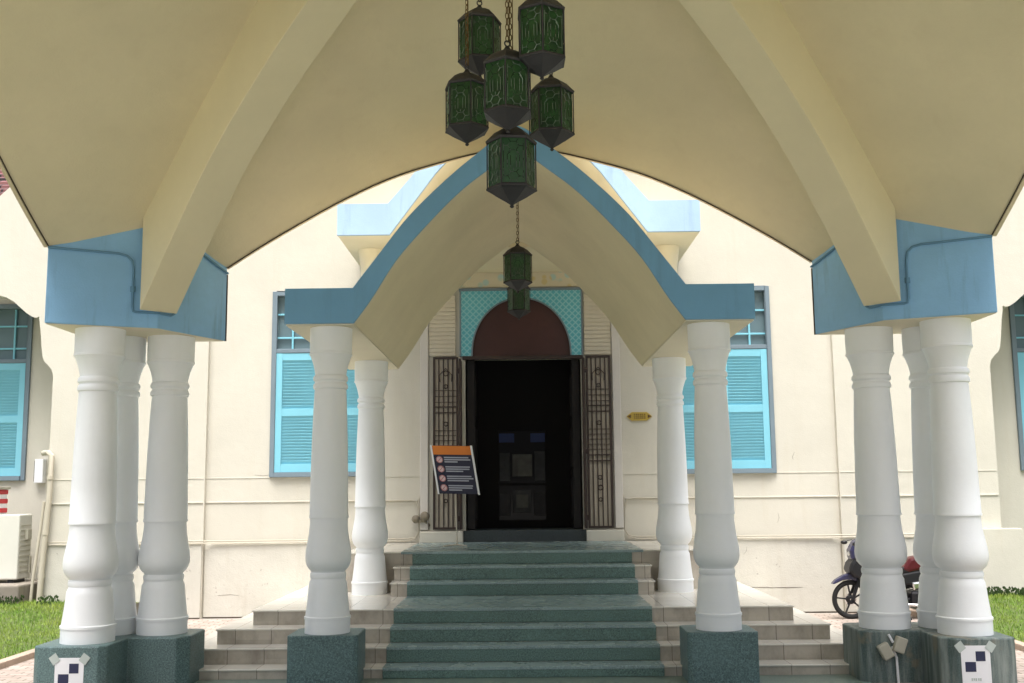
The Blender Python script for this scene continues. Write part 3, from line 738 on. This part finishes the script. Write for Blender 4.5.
def panel(side):
    tab = A_far if side in (0, 2) else A_side
    mb = MB(); T = []; n = 22
    T = [-MM+(MM-O2)*i/5 for i in range(5)]+[-O2+2*O2*i/(2*n) for i in range(2*n+1)]+[O2+(MM-O2)*(i+1)/5 for i in range(5)]
    nv = 14; low = []; 
    for t in T:
        a = abs(t); sg = 1 if t >= 0 else -1
        if a <= O2+1e-9: o_ = Vector((t, OO, lerp_tab(tab, a)))
        else:
            q = (a-O2)/(MM-O2); o_ = Vector((sg*(O2+(MM-O2)*q), OO+(MM-OO)*q, (1.87 if side in (0, 2) else 1.83)+(2.10-1.85)*q))
        i_ = Vector((t, max(a, .0), lerp_tab(J_, a)))
        for v in range(nv+1):
            f = v/nv; p = o_.lerp(i_, f); p.z += .02*4*f*(1-f)
            low.append(p)
    rot = Matrix.Rotation(-math.pi/2*side, 3, 'Z')
    low = [rot @ p for p in low]; N = len(low)
    hi = [p+Vector((0, 0, .13)) for p in low]
    vs = [(p.x, p.y+CY, p.z) for p in low]+[(p.x, p.y+CY, p.z) for p in hi]
    fs = []; W_ = nv+1
    for i in range(len(T)-1):
        for v in range(nv):
            a = i*W_+v; fs.append((a, a+1, a+W_+1, a+W_)); fs.append((N+a, N+a+W_, N+a+W_+1, N+a+1))
        a = i*W_; fs.append((a, a+W_, N+a+W_, N+a))
    mb.add(vs, fs, True)
    o = obj('vault_panel', mb, M['soffit'], can)
    # drip lip and cable along the arch
    line = [rot @ Vector((t, OO, lerp_tab(tab, abs(t)))) for t in T if abs(t) <= O2+1e-9]
    nr = rot @ Vector((0, 1, 0)); lp = MB()
    for i in range(len(line)-1):
        p, q = line[i], line[i+1]; up_ = Vector((0, 0, 1))
        vs = []
        for z in (p, q):
            for a_, b_ in ((0.001, -.010), (.03, -.010), (.03, .15), (.001, .15)): w_ = z+nr*a_+up_*b_; vs.append((w_.x, w_.y+CY, w_.z))
        lp.add(vs, [(0,1,5,4),(1,2,6,5),(2,3,7,6),(3,0,4,7)]+([(0,3,2,1)] if i == 0 else [])+([(4,5,6,7)] if i == len(line)-2 else []))
    obj('drip_edge', lp, M['lip'], o)
    cb = MB().tube([(p-nr*.006+Vector((0, 0, -.004))) + Vector((0, CY, 0)) for p in line], .005, 6)
    obj('edge_cable', cb, M['darkline'], o)
for s_ in range(4): panel(s_)
# ribs, one curved bar from each corner to the crown
def rib(k):
    rot = Matrix.Rotation(-math.pi/2*k, 3, 'Z'); mb = MB(); hw = .152; secs = []
    d = Vector((-1, 1, 0))/math.sqrt(2); pz = Vector((1, 1, 0))/math.sqrt(2)
    pts = [p for p in RB_ if p[0] >= .12]
    vs = []; n = len(pts)
    for x, z in pts:
        top = lerp_tab(J_, x)+.10
        for sgn, hh in ((-1, z), (1, z), (1, top), (-1, top)):
            p = rot @ (Vector((-x, x, 0))+pz*hw*sgn); vs.append((p.x, p.y+CY, hh))
    fs = []
    for i in range(n-1):
        for j in range(4): fs.append((i*4+j, i*4+(j+1)%4, (i+1)*4+(j+1)%4, (i+1)*4+j))
    fs += [(0,1,2,3), ((n-1)*4+3, (n-1)*4+2, (n-1)*4+1, (n-1)*4)]
    mb.add(vs, fs)
    return obj('rib', mb, M['rib'], can, bevel=.006)
for k in range(4): rib(k)
obj('crown_boss', MB().lathe([(.05, 3.46), (.22, 3.52), (.30, 3.62), (.30, 4.2)], 32, (0, CY, 0)), M['rib'], can)
# corner blocks, columns, pedestals
CR = -1.08; CT = 1.26
cap_mb = MB().prism([(-OO, O2), (-MM, MM), (-O2, OO), (-OO, OO)], CT, 1.90, 'z')
# block with its top following the vault
cmb = MB(); base = [(-OO, O2, CT), (-MM, MM, CT), (-O2, OO, CT), (-OO-.02, OO+.02, CT)]; top = [(-OO, O2, 1.93), (-MM, MM, 2.17), (-O2, OO, 1.93), (-OO-.02, OO+.02, 2.0)]
cmb.add(base+top, [(0,3,2,1),(4,5,6),(4,6,7),(0,1,5,4),(1,2,6,5),(2,3,7,6),(3,0,4,7)])
def place_rot(o, k, at):      # quarter turn k about the canopy axis
    rot = Matrix.Rotation(-math.pi/2*k, 3, 'Z'); p = rot @ Vector((at[0], at[1]-CY, 0))
    o.location = Vector((p.x, p.y, at[2]+E))*S; o.rotation_euler = (0, 0, -math.pi/2*k)
blk = obj('corner_block', MB().add([(x, y, z) for x, y, z in cmb.v], cmb.f), M['blue'], can, at=(0, CY, 0), bevel=.006)
blk.location = Vector((0, 0, E))*S
und = obj('block_underside', MB().prism([(-OO+.008, O2+.012), (-MM-.004, MM+.010), (-O2-.012, OO-.008), (-OO+.008, OO-.008)], CT-.006, CT-.001, 'z'), M['under'], blk, at=(0, CY, 0)); und.location = (0, 0, 0)
# conduit clipped to the block
n1 = Vector((.32, -.70, 0)).normalized()*.012   # off the near facet (local, towards centre)
def onf(q, z, f):   # q 0..1 along facet f
    a, b = (Vector((-OO, O2, 0)), Vector((-MM, MM, 0))) if f == 0 else (Vector((-MM, MM, 0)), Vector((-O2, OO, 0)))
    p = a.lerp(b, q); nrm = (b-a).cross(Vector((0, 0, 1))).normalized()*.010
    return (p.x+nrm.x, p.y+nrm.y, z)
def conduit_mb(mir):
    o_ = (lambda q, z, f: onf(1-q, z, 1-f)) if mir else onf
    m = MB().tube([o_(0, 1.83, 0), o_(.3, 1.825, 0), o_(.62, 1.82, 0), o_(.70, 1.805, 0), o_(.745, 1.77, 0), o_(.76, 1.70, 0), o_(.76, 1.42, 0), o_(.77, 1.38, 0), o_(.80, 1.375, 0), o_(1, 1.375, 0)], .0095, 8)
    m.tube([o_(.0, 1.375, 1), o_(.16, 1.375, 1), o_(.20, 1.39, 1), o_(.24, 1.42, 1)], .0095, 8)
    m.tube([o_(.42, 1.97, 1), o_(.6, 1.93, 1), o_(1, 1.83, 1)], .0095, 8)
    return m.lathe([(.02, -.02), (.02, .02)], 12, o_(.76, 1.55, 0))
def block_details(b_, mir):
    cdo = obj('conduit', conduit_mb(mir), M['bpvc'], b_, at=(0, CY, 0)); cdo.location = (0, 0, 0)
    jb = MB().box(-OO-.012, -OO-.001, O2-.006, O2+.012, CT-.002, 1.82) if mir else MB().box(-O2-.012, -O2+.006, OO+.001, OO+.012, CT-.002, 1.82)
    sl = obj('black_joint', jb, M['darkline'], b_, at=(0, CY, 0)); sl.location = (0, 0, 0)
cc = obj('column', column_mb(CT-.004-CR, 1.10), M['white'], can, at=(-3.23, CY+2.81, CR))
# L-shaped pedestal with chamfered corners
c_ = .05; X0, X1, X2 = -3.53, -3.00, -2.55; Ya, Yb, Yc_ = 2.55, 3.00, 3.53
Lp = [(X0+c_, Ya), (X1-c_, Ya), (X1, Ya+c_), (X1, Yb), (X2-c_-.03, Yb), (X2, Yb+c_+.04), (X2, Yc_-c_), (X2-c_, Yc_), (X0+c_, Yc_), (X0, Yc_-c_), (X0, Ya+c_)]
pd = obj('pedestal', MB().prism(Lp, -E-.02+E, CR+E, 'z'), M['granite'], can, at=(0, CY, -E), bevel=.012)
pd.location = (0, 0, 0)
BL = []
for k in range(4):
    b_ = blk if k == 0 else copy_child(blk, can)
    b_.rotation_euler = (0, 0, -math.pi/2*k); b_['_o'] = (0, CY, 0)
    BL.append(b_)
    p_ = pd if k == 0 else copy_child(pd, can)
    p_.rotation_euler = (0, 0, -math.pi/2*k)
    if k == 1:
        me = pd.data.copy(); me.materials.clear(); me.materials.append(M['worn']); p_.data = me; p_['label'] = 'lime-stained pedestal with worn corner'
    for j, (x, y) in enumerate(((-3.23, 2.81), (-3.23, 3.27), (-2.83, 3.27))):
        o = cc if (k == 0 and j == 0) else copy_child(cc, can)
        place_rot(o, k, (x, CY+y, CR))

for k, b_ in enumerate(BL): block_details(b_, k % 2 == 1)

# ------------------------------------------------------------------ lanterns
def lantern_parts(root, chain_len):
    # six-sided lantern; the origin is the tip of the lower finial; body radius .122
    o = root['_o']; r = .128; b0, b1 = .085, .345; z = 0
    met = MB(); H6 = 6
    met.lathe([(.004, 0), (.012, .006), (.008, .016), (.03, .03), (.075, .055), (.118, .083), (.130, .088), (.130, .097)], 6, smooth=False)
    obj('lower_cone', met, M['pewter'], root, at=o)
    tp = MB().lathe([(.130, b1-.010), (.132, b1), (.118, b1+.014), (.088, b1+.045), (.05, b1+.068), (.03, b1+.074), (.018, b1+.085), (.010, b1+.10)], 6, smooth=False)
    tp.torus((0, 0, b1+.115), .014, .004, 'y', 14, 6)
    obj('dome_top', tp, M['pewter'], root, at=o)
    obj('green_glass', MB().lathe([(.117, .097), (.117, b1-.010)], 6, smooth=False, cap=False), M['green'], root, at=o, fixn=False)
    fr = MB()
    for k in range(6):
        a = k*math.pi/3; fr.box(-.004, .004, -.004, .004, 0, 0) if 0 else None
        p = (.124*math.cos(a), .124*math.sin(a)); fr.tube([(p[0], p[1], .095), (p[0], p[1], b1-.005)], .0038, 6)
    fr.lathe([(.124, .092), (.127, .098), (.124, .104)], 6, smooth=False, cap=False); fr.lathe([(.124, b1-.012), (.127, b1-.006), (.124, b1)], 6, smooth=False, cap=False); obj('frame', fr, M['pewter'], root, at=o)
    cm = MB()
    for k in range(6):
        a0, a1 = k*math.pi/3, (k+1)*math.pi/3; rr = .1185
        A = Vector((rr*math.cos(a0), rr*math.sin(a0), 0)); B = Vector((rr*math.cos(a1), rr*math.sin(a1), 0)); nrm = ((A+B)/2).normalized()*.003
        def P(u, v): q = A.lerp(B, .5+u)+nrm; return (q.x, q.y, .10+v*(b1-.115))
        segs = []
        for vc in (.16, .84):
            ring = [P(.24*math.cos(t), vc+.11*math.sin(t)) for t in [math.pi*i/3 for i in range(7)]]; segs.append(ring)
            for t in (0, 1, 2, 3, 4, 5):
                ca, sa = math.cos(math.pi*t/3), math.sin(math.pi*t/3); segs.append([P(.24*ca, vc+.11*sa), P(.42*ca, vc+.18*sa)])
        segs.append([P(-.26, .36), P(-.26, .64), P(-.13, .70)]); segs.append([P(.26, .36), P(.26, .64), P(.13, .70)])
        segs.append([P(0, .28), P(0, .34)]); segs.append([P(-.12, .36), P(-.12, .62)]); segs.append([P(.12, .36), P(.12, .62)]); segs.append([P(-.42, .1), P(-.42, .9)]); segs.append([P(.42, .1), P(.42, .9)])
        for s2 in segs: cm.tube(s2, .0016, 4)
    obj('lead_tracery', cm, M['came'], root, at=o)
    if chain_len > 0:
        ch = MB(); z0 = b1+.128; n = int(chain_len/.03)
        for i in range(n):
            zc = z0+i*.03+.012
            pts = [(.008*math.cos(t), 0, zc+.018*math.sin(t)) for t in [2*math.pi*q/8 for q in range(9)]]
            if i % 2: pts = [(y, x, z) for x, y, z in pts]
            ch.tube(pts, .0028, 4)
        ch.tube([(.012, 0, z0), (.013, .003, z0+chain_len*.5), (.010, 0, z0+chain_len)], .0028, 5)
        obj('chain', ch, M['brass'], root, at=o)
# (x, Y, tip height, rotation, label)
LAN = [(512, 5.30, 208, .1, 'lowest green glass lantern of the canopy cluster, hanging at its centre'),
       (508, 5.10, 133, .45, 'central green lantern of the canopy cluster, directly above the lowest one'),
       (480, 6.00, 78, .2, 'upper left lantern of the canopy cluster with a bronze dome top'),
       (467, 5.80, 146, .75, 'lower left lantern of the canopy cluster below the bronze topped one'),
       (542, 5.05, 80, .55, 'upper right lantern of the canopy cluster, its top cut by the photo edge'),
       (552, 5.85, 151, .95, 'lower right lantern of the canopy cluster, tucked behind its neighbours')]
def unproj(px, py, Y):       # design coordinates of a photograph point at depth Y
    dx, dy = (px-512)/1077, -(py-341.5)/1077
    d = cam.matrix_world.to_3x3() @ Vector((dx, dy, -1)); return (d.x/d.y*Y, Y, d.z/d.y*Y)
for i, (px, Y, py, rz, lab) in enumerate(LAN):
    x, _, h = unproj(px, py, Y)
    at = (round(x, 3), Y, round(h, 3))
    root = thing('hanging_lantern', lab, 'lantern', at, 'green glass lanterns hung in a cluster under the canopy')
    lantern_parts(root, 3.62-(at[2]+.473)); root.rotation_euler = (0, 0, rz)
rh = thing('chandelier_hook', 'bronze ceiling plate under the crown of the canopy from which the lanterns hang', 'ceiling hook', (0, CY, 3.48))
del_o = rh
x, _, h = unproj(518, 293, 9.4)
root = thing('hanging_lantern', 'small green lantern hanging alone from the porch vault', 'lantern', (x, 9.4, h)); lantern_parts(root, max(.1, 2.68-(h+.473)))
x, _, h = unproj(519, 320, 11.6)
root = thing('hanging_lantern', 'dim green lantern right in front of the maroon fanlight over the door', 'lantern', (x, 11.6, h)); lantern_parts(root, max(.05, 2.66-(h+.473)))
obj('hook_plate', MB().lathe([(.02, -.10), (.03, -.04), (.16, -.02), (.18, .03)], 28), M['brass'], rh, at=(0, CY, 3.48))
ar = MB()
for (px, Y, py, rz, lab) in LAN:
    x, _, h = unproj(px, py, Y); ar.tube([(0, 0, .0), ((x)*.6, (Y-CY)*.6, .13), (x, Y-CY, .14)], .012, 8)
obj('hook_arms', ar, M['brass'], rh, at=(0, CY, 3.48))

# ------------------------------------------------------------------ small things
# notice board on a thin stand
sg = thing('notice_board', 'tilted orange and navy notice board with four round pictograms on a thin stand', 'sign', (-.74, 12.0, -.60))
bx, by = -.76, 12.0
u = Vector((.455, -.05, -.012)); v = Vector((.085, .02, -.53)); o0 = Vector((-1.005, 12.03, .50))
nrm = u.cross(v).normalized()
if nrm.y > 0: nrm = -nrm
def SP(a, b, c=0): return o0+u*a+v*b+nrm*c
def plate(mb, a0, a1, b0, b1, c0, c1):
    ps = [(a0,b0),(a1,b0),(a1,b1),(a0,b1)]; mb.add([SP(a, b, c0) for a, b in ps]+[SP(a, b, c1) for a, b in ps], [(0,3,2,1),(4,5,6,7),(0,1,5,4),(1,2,6,5),(2,3,7,6),(3,0,4,7)])
m1 = MB(); plate(m1, 0, 1, 0, 1, -.02, 0); obj('board', m1, M['navy'], sg)
m1 = MB(); plate(m1, .03, .97, 0.0, .185, .001, .004); obj('orange_header', m1, M['orange'], sg)
for a, b in ((-.012, .028), (.972, 1.012)): m1 = MB(); plate(m1, a, b, -.01, 1.01, -.022, .010); obj('edge_rail', m1, M['paper'], sg)
m1 = MB(); m2 = MB(); m3 = MB()
for k in range(4):
    b = .29+k*.195; cen = SP(.165, b, .002); n_ = 24; un = u.normalized(); vn = v.normalized()
    ps = [cen+un*.038*math.cos(t)+vn*.038*math.sin(t) for t in [2*math.pi*i/n_ for i in range(n_)]]
    m1.add(ps+[p+nrm*.003 for p in ps], [tuple(range(n_)), tuple(range(2*n_-1, n_-1, -1))]+[(i, (i+1)%n_, n_+(i+1)%n_, n_+i) for i in range(n_)])
    q = [cen+nrm*.004+un*.034*math.cos(t)+vn*.034*math.sin(t) for t in [2*math.pi*i/20 for i in range(21)]]; m3.tube(q, .003, 4)
    m3.tube([cen+nrm*.004+un*.02-vn*.02, cen+nrm*.004-un*.02+vn*.02], .003, 4)
    for j, L in ((-1, .88), (0, .92-.06*(k % 2)), (1, .6+.1*(k % 3))):
        plate(m2, .28, L, b+j*.045-.013, b+j*.045+.013, .001, .003)
obj('pictogram', m1, M['pic'], sg); obj('pictogram_ring', m3, M['picred'], sg); obj('text_line', m2, M['txt'], sg)
m1 = MB().tube([(-.715, 12.06, -.60), (-.74, 12.05, .48)], .008, 8)
m1.tube([(-.715, 12.06, -.59), (-.86, 11.98, -.60)], .008, 6).tube([(-.715, 12.06, -.59), (-.60, 11.96, -.60)], .008, 6).tube([(-.715, 12.06, -.59), (-.70, 12.2, -.60)], .008, 6)
obj('stand', m1, M['pvc'], sg)
# gold plaque
pl = MB().prism([(-.155, 0), (-.12, .03), (-.09, .052), (.09, .052), (.12, .03), (.155, 0), (.12, -.03), (.09, -.052), (-.09, -.052), (-.12, -.03)], -.02, 0)
po = thing('wall_plaque', 'small gold plaque with pointed ends fixed to the wall right of the doorway', 'plaque', (1.43, WY-.002, .865))
obj('plate', pl, M['gold'], po, at=po['_o'], bevel=.005)
t_ = MB()
for sx in (-1, 1): t_.prism([(sx*.145, 0), (sx*.10, .022), (sx*.10, -.022)], -.024, -.0205)
for z in (.022, 0, -.022):
    for k in range(6): t_.box(-.066+k*.024, -.052+k*.024+.004*(k % 2), -.0235, -.0205, z-.006, z+.006)
obj('lettering', t_, M['brownm'], po, at=po['_o'])
# wall tap
tp_ = thing('wall_tap', 'tarnished tap with two round knobs on the wall left of the doorway', 'tap', (-1.20, WY-.001, -.35))
t_ = MB().sphere((-.055, -.07, .02), (.05, .05, .05)).sphere((.05, -.07, .05), (.055, .05, .06)).tube([(-.05, -.05, 0), (.05, -.05, 0), (.08, -.02, -.04), (.09, 0, -.06)], .022, 8).tube([(0, 0, 0), (0, -.08, 0)], .025, 8)
obj('tap_body', t_, M['tap'], tp_, at=tp_['_o'])
# AC unit, slab, crate
slab = MB().box(-7.8, -5.80, 12.62, 13.5, -1.34, -1.03)
tag(obj('concrete_slab', slab, M['slab'], bevel=.02), 'low concrete slab under the air conditioner beside the left lawn', 'slab')
ac = thing('air_conditioner', 'beige outdoor air conditioner unit on the slab below the leftmost window', 'air conditioner', (-6.42, 13.1, -1.03))
obj('casing', MB().box(-.45, .45, -.17, .17, .04, .80), M['acw'], ac, at=ac['_o'], bevel=.015)
f = MB()
for z in [i*.045 for i in range(1, 15)]: f.box(-.42, .2, -.183, -.172, .07+z, .085+z)
f.torus((-.12, -.19, .42), .27, .008, 'y', 36, 6); obj('fan_grille', f, M['acw'], ac, at=ac['_o'])
f = MB(); 
for z in [i*.06 for i in range(10)]: f.box(.451, .456, -.13, .13, .12+z, .135+z)
f.box(.452, .49, -.02, .08, .5, .62); f.box(.455, .475, .10, .14, .1, .3)
obj('side_vent', f, M['socket'], ac, at=ac['_o'])
for a in (-.40, .33): obj('foot_rail', MB().box(a, a+.07, -.15, .15, 0, .04), M['black'], ac, at=ac['_o'])
cr = thing('striped_crate', 'red and white slatted crate standing on the air conditioner at the left photo edge', 'crate', (-6.42, 13.1, -.23))
f = MB()
for z in (.02, .13, .24): f.box(-.16, .16, -.12, .12, z, z+.055)
obj('slats', f, M['redp'], cr, at=cr['_o'], bevel=.006)
f = MB().box(-.15, .15, -.11, .11, 0.0, .30); obj('liner', f, M['paper'], cr, at=cr['_o'])
obj('lid', MB().box(-.18, .18, -.14, .14, .30, .335), M['socket'], cr, at=cr['_o'], bevel=.006)
# switch box
sb = thing('meter_box', 'white electrical box on the wall beside the left downpipe', 'electrical box', (-5.60, 13.698, .15))
sb = bpy.data.objects['meter_box']
sb.location = (-6.075*S, 13.6*S, (.147+E)*S); sb['_o'] = (-6.075, 13.6, .147)
obj('box', MB().box(-.055, .055, 0, .098, 0, .30), M['paper'], sb, at=sb['_o'], bevel=.008)
obj('door_hinge', MB().box(-.062, -.055, .01, .09, .02, .28), M['iron'], sb, at=sb['_o'])
# downpipes
dp = thing('drain_pipe', 'pair of cream pipes leaning down the wall corner beside the left lawn', 'pipe', (-5.45, 12.6, -1.3))
f = MB().tube([(-5.80, WY+.1, .50), (-5.64, WY-.13, .50), (-5.60, WY-.13, .46), (-5.605, WY-.13, 0), (-5.65, WY-.14, -.9), (-5.665, WY-.14, -1.30)], .033, 10)
f.tube([(-5.66, WY-.14, -.08), (-5.69, WY-.13, -.4), (-5.75, WY-.14, -1.0), (-5.76, WY-.15, -1.27)], .018, 8); obj('pipe', f, M['pvc'], dp)
f = MB()
for z, x in ((.2, -5.603), (-.45, -5.628), (-.95, -5.653)): f.lathe([(.038, -.02), (.038, .02)], 12, (x, WY-.135, z))
obj('pipe_clip', f, M['pvc'], dp)
# survey target sheets
def target(lab, px0, yy, hh, tw):
    x = px0; t = thing('target_sheet', lab, 'paper sheet', (x, yy, hh), 'black and white survey targets taped to the pedestals')
    w2, H_ = .104, .40
    s_ = MB().box(-w2, w2, -.003, -.0008, -H_, 0); sh = obj('sheet', s_, M['paper'], t, at=t['_o'])
    q = .068
    k = MB().box(.0, q, -.0045, -.0032, -.04-q, -.04).box(-q-.01, -.002-.0, -.0045, -.0032, -.045-2*q, -.045-q)
    obj('checker', k, M['ink'], t, at=t['_o'])
    for sx in (-1, 1): obj('tape', MB().obox((sx*(w2+.004), -.0055, -.008), (sx*.024, 0, -.018), (0, .0008, 0), (sx*.018, 0, .026)), M['tape'], t, at=t['_o'])
    if tw:
        m = MB()
        for i, (a, b) in enumerate(((-.04, .008), (-.026, .006), (-.012, .009), (.006, .007), (.02, .009))): m.box(a, a+.010, -.0044, -.0032, -.235-b, -.225)
        obj('caption_marks', m, M['tape'], t, at=t['_o'])
    t.rotation_euler = (0, 0, 0)
    return t
target('survey target sheet taped to the left corner pedestal', -3.25, CY+2.55, -1.16, False)
target('survey target sheet with a tiny caption taped to the right corner pedestal', 3.22, CY+2.55, -1.13, True)
# sockets on right pedestal
sk = thing('socket_pair', 'pair of beige sockets on a white cable fixed to the right corner pedestal', 'socket', (2.775, CY+3.0, -1.225))
f = MB(); 
for cx, cz, a in ((-.055, .0, .5), (.055, .045, -.35)):
    f = MB(); ca, sa = math.cos(a), math.sin(a); f.obox((cx, -.03, cz), (.042*ca, 0, .042*sa), (0, .03, 0), (-.058*sa, 0, .058*ca))
    obj('socket', f, M['socket'], sk, at=sk['_o'], bevel=.010)
f = MB().tube([(.0, -.012, .03), (.03, -.014, -.05), (.035, -.014, -.26)], .010, 8).tube([(.01, -.012, .06), (-.02, -.012, .119)], .010, 8); obj('cable', f, M['paper'], sk, at=sk['_o'])

# ------------------------------------------------------------------ motorbike (side on, facing left), metres / S
mk_ = thing('motorbike', 'purple and black step-through motorbike parked side on behind the right columns', 'motorbike', (4.15, 12.35, -E))
q = 1/S
class MS(MB):
    pass
def sc(mb): mb.v = [(v[0]*q, v[1]*q, v[2]*q) for v in mb.v]; return mb
def wheel(x, nm):
    w_ = obj(nm, sc(MB().torus((0, 0, 0), .245, .012, 'y', 40, 8).torus((0, 0, 0), .215, .008, 'y', 40, 8)), M['black'], mk_, at=(mk_['_o'][0]+x*q, mk_['_o'][1], -E+.275*q))
    o_ = w_['_o']
    obj('tyre', sc(MB().torus((0, 0, 0), .245, .034, 'y', 48, 12)), M['tyre'], w_, at=o_)
    s_ = MB().torus((0, 0, 0), .04, .025, 'y', 20, 8)
    for k in range(5):
        a = k*2*math.pi/5+.5; s_.bar((.03*math.cos(a), 0, .03*math.sin(a)), (.225*math.cos(a), 0, .225*math.sin(a)), .022, .022, (0, 1, 0))
    obj('spokes', sc(s_), M['black'], w_, at=o_)
    obj('brake_disc', sc(MB().lathe([(.09, -.03), (.09, -.027)], 24)), M['chrome'], w_, at=o_).rotation_euler = (R(90), 0, 0)
    return w_
wheel(-.62, 'front_wheel'); wheel(.62, 'rear_wheel')
O = mk_['_o']
def part(nm, mb, m_, bev=0): return obj(nm, sc(mb), M[m_], mk_, at=O, bevel=bev)
# side profile prisms (x, z) given thickness in y
part('front_mudguard', MB().prism([(-.90, .50), (-.84, .56), (-.72, .63), (-.60, .66), (-.46, .62), (-.44, .52), (-.52, .53), (-.62, .56), (-.74, .555), (-.86, .50)], -.06, .06), 'purple', .01)
part('fork', MB().tube([(-.62, -.07, .275), (-.47, -.07, .68), (-.46, 0, .70), (-.47, .07, .68), (-.62, .07, .275)], .024, 10), 'black'); part('steering_column', MB().tube([(-.47, 0, .62), (-.38, 0, .95)], .035, 10), 'black')
part('leg_shield', MB().prism([(-.52, .93), (-.64, .80), (-.68, .70), (-.60, .60), (-.46, .56), (-.40, .36), (-.30, .24), (-.18, .26), (-.28, .48), (-.32, .66), (-.36, .86), (-.40, .95)], -.17, .17), 'black', .03)
part('side_fairing', MB().prism([(-.47, .70), (-.36, .36), (-.22, .22), (.0, .24), (.05, .32), (-.15, .36), (-.26, .46), (-.36, .70)], -.185, .185), 'purple', .02)
part('headlight_cowl', MB().prism([(-.62, .84), (-.63, .98), (-.56, 1.10), (-.42, 1.19), (-.32, 1.18), (-.30, 1.06), (-.34, .90), (-.50, .82)], -.12, .12), 'purple', .03)
part('headlight', MB().sphere((-.62, 0, .93), (.02, .06, .035)), 'chrome')
part('handlebar', MB().tube([(-.40, -.33, 1.08), (-.42, -.15, 1.05), (-.42, .15, 1.05), (-.40, .33, 1.08)], .016, 8), 'black')
for sy in (-1, 1):
    part('mirror', MB().tube([(-.42, sy*.2, 1.06), (-.50, sy*.25, 1.12), (-.56, sy*.28, 1.10)], .007, 6).sphere((-.60, sy*.28, 1.08), (.05, .045, .03)), 'black')
part('frame', MB().tube([(-.40, 0, .88), (-.25, 0, .45), (.0, 0, .38), (.35, 0, .52), (.75, 0, .70)], .04, 10), 'black')
part('engine', MB().box(-.18, .18, -.10, .10, .20, .38).lathe([(.09, -.14), (.09, .14)], 24, (.05, 0, .3)), 'black', .02)
part('side_badge', MB().prism([(.10, .70), (.22, .86), (.36, .90), (.44, .80), (.40, .70), (.2, .66)], -.135, .135), 'red', .03); part('heat_shield', MB().prism([(.22, .52), (.38, .54), (.40, .44), (.24, .40)], -.145, .145), 'chrome', .02); part('foot_rest', MB().box(.20, .44, -.16, .16, .18, .40), 'black', .03)
part('seat', MB().prism([(-.02, .70), (.12, .74), (.35, .74), (.50, .80), (.78, .82), (.80, .77), (.5, .70), (.1, .64), (-.02, .66)], -.12, .12), 'black', .03)
part('side_panel', MB().prism([(.0, .64), (.35, .70), (.78, .76), (.90, .74), (.86, .66), (.55, .56), (.28, .46), (.08, .48)], -.12, .12), 'black', .03)
part('tail_light', MB().prism([(.86, .74), (.94, .76), (.95, .70), (.88, .66)], -.07, .07), 'red', .015)
part('rear_mudguard', MB().prism([(.40, .50), (.52, .60), (.72, .62), (.88, .55), (1.0, .40), (.97, .39), (.85, .51), (.70, .57), (.55, .55), (.43, .47)], -.06, .06), 'black', .01)
part('exhaust', MB().tube([(-.05, -.15, .22), (.3, -.17, .20), (.45, -.18, .26), (.85, -.19, .36)], [.018, .02, .045, .05], 12), 'chrome')
for sy in (-.11, .11): part('shock_absorber', MB().tube([(.60, sy, .28), (.50, sy, .62)], .026, 10), 'chrome'); part('swing_arm', MB().tube([(.12, sy*.7, .28), (.62, sy*.7, .275)], .022, 8), 'black')
part('kick_stand', MB().tube([(.1, -.1, .22), (.16, -.22, .0)], .012, 6), 'black')
for o in bpy.data.objects:
    if '_o' in o: del o['_o']
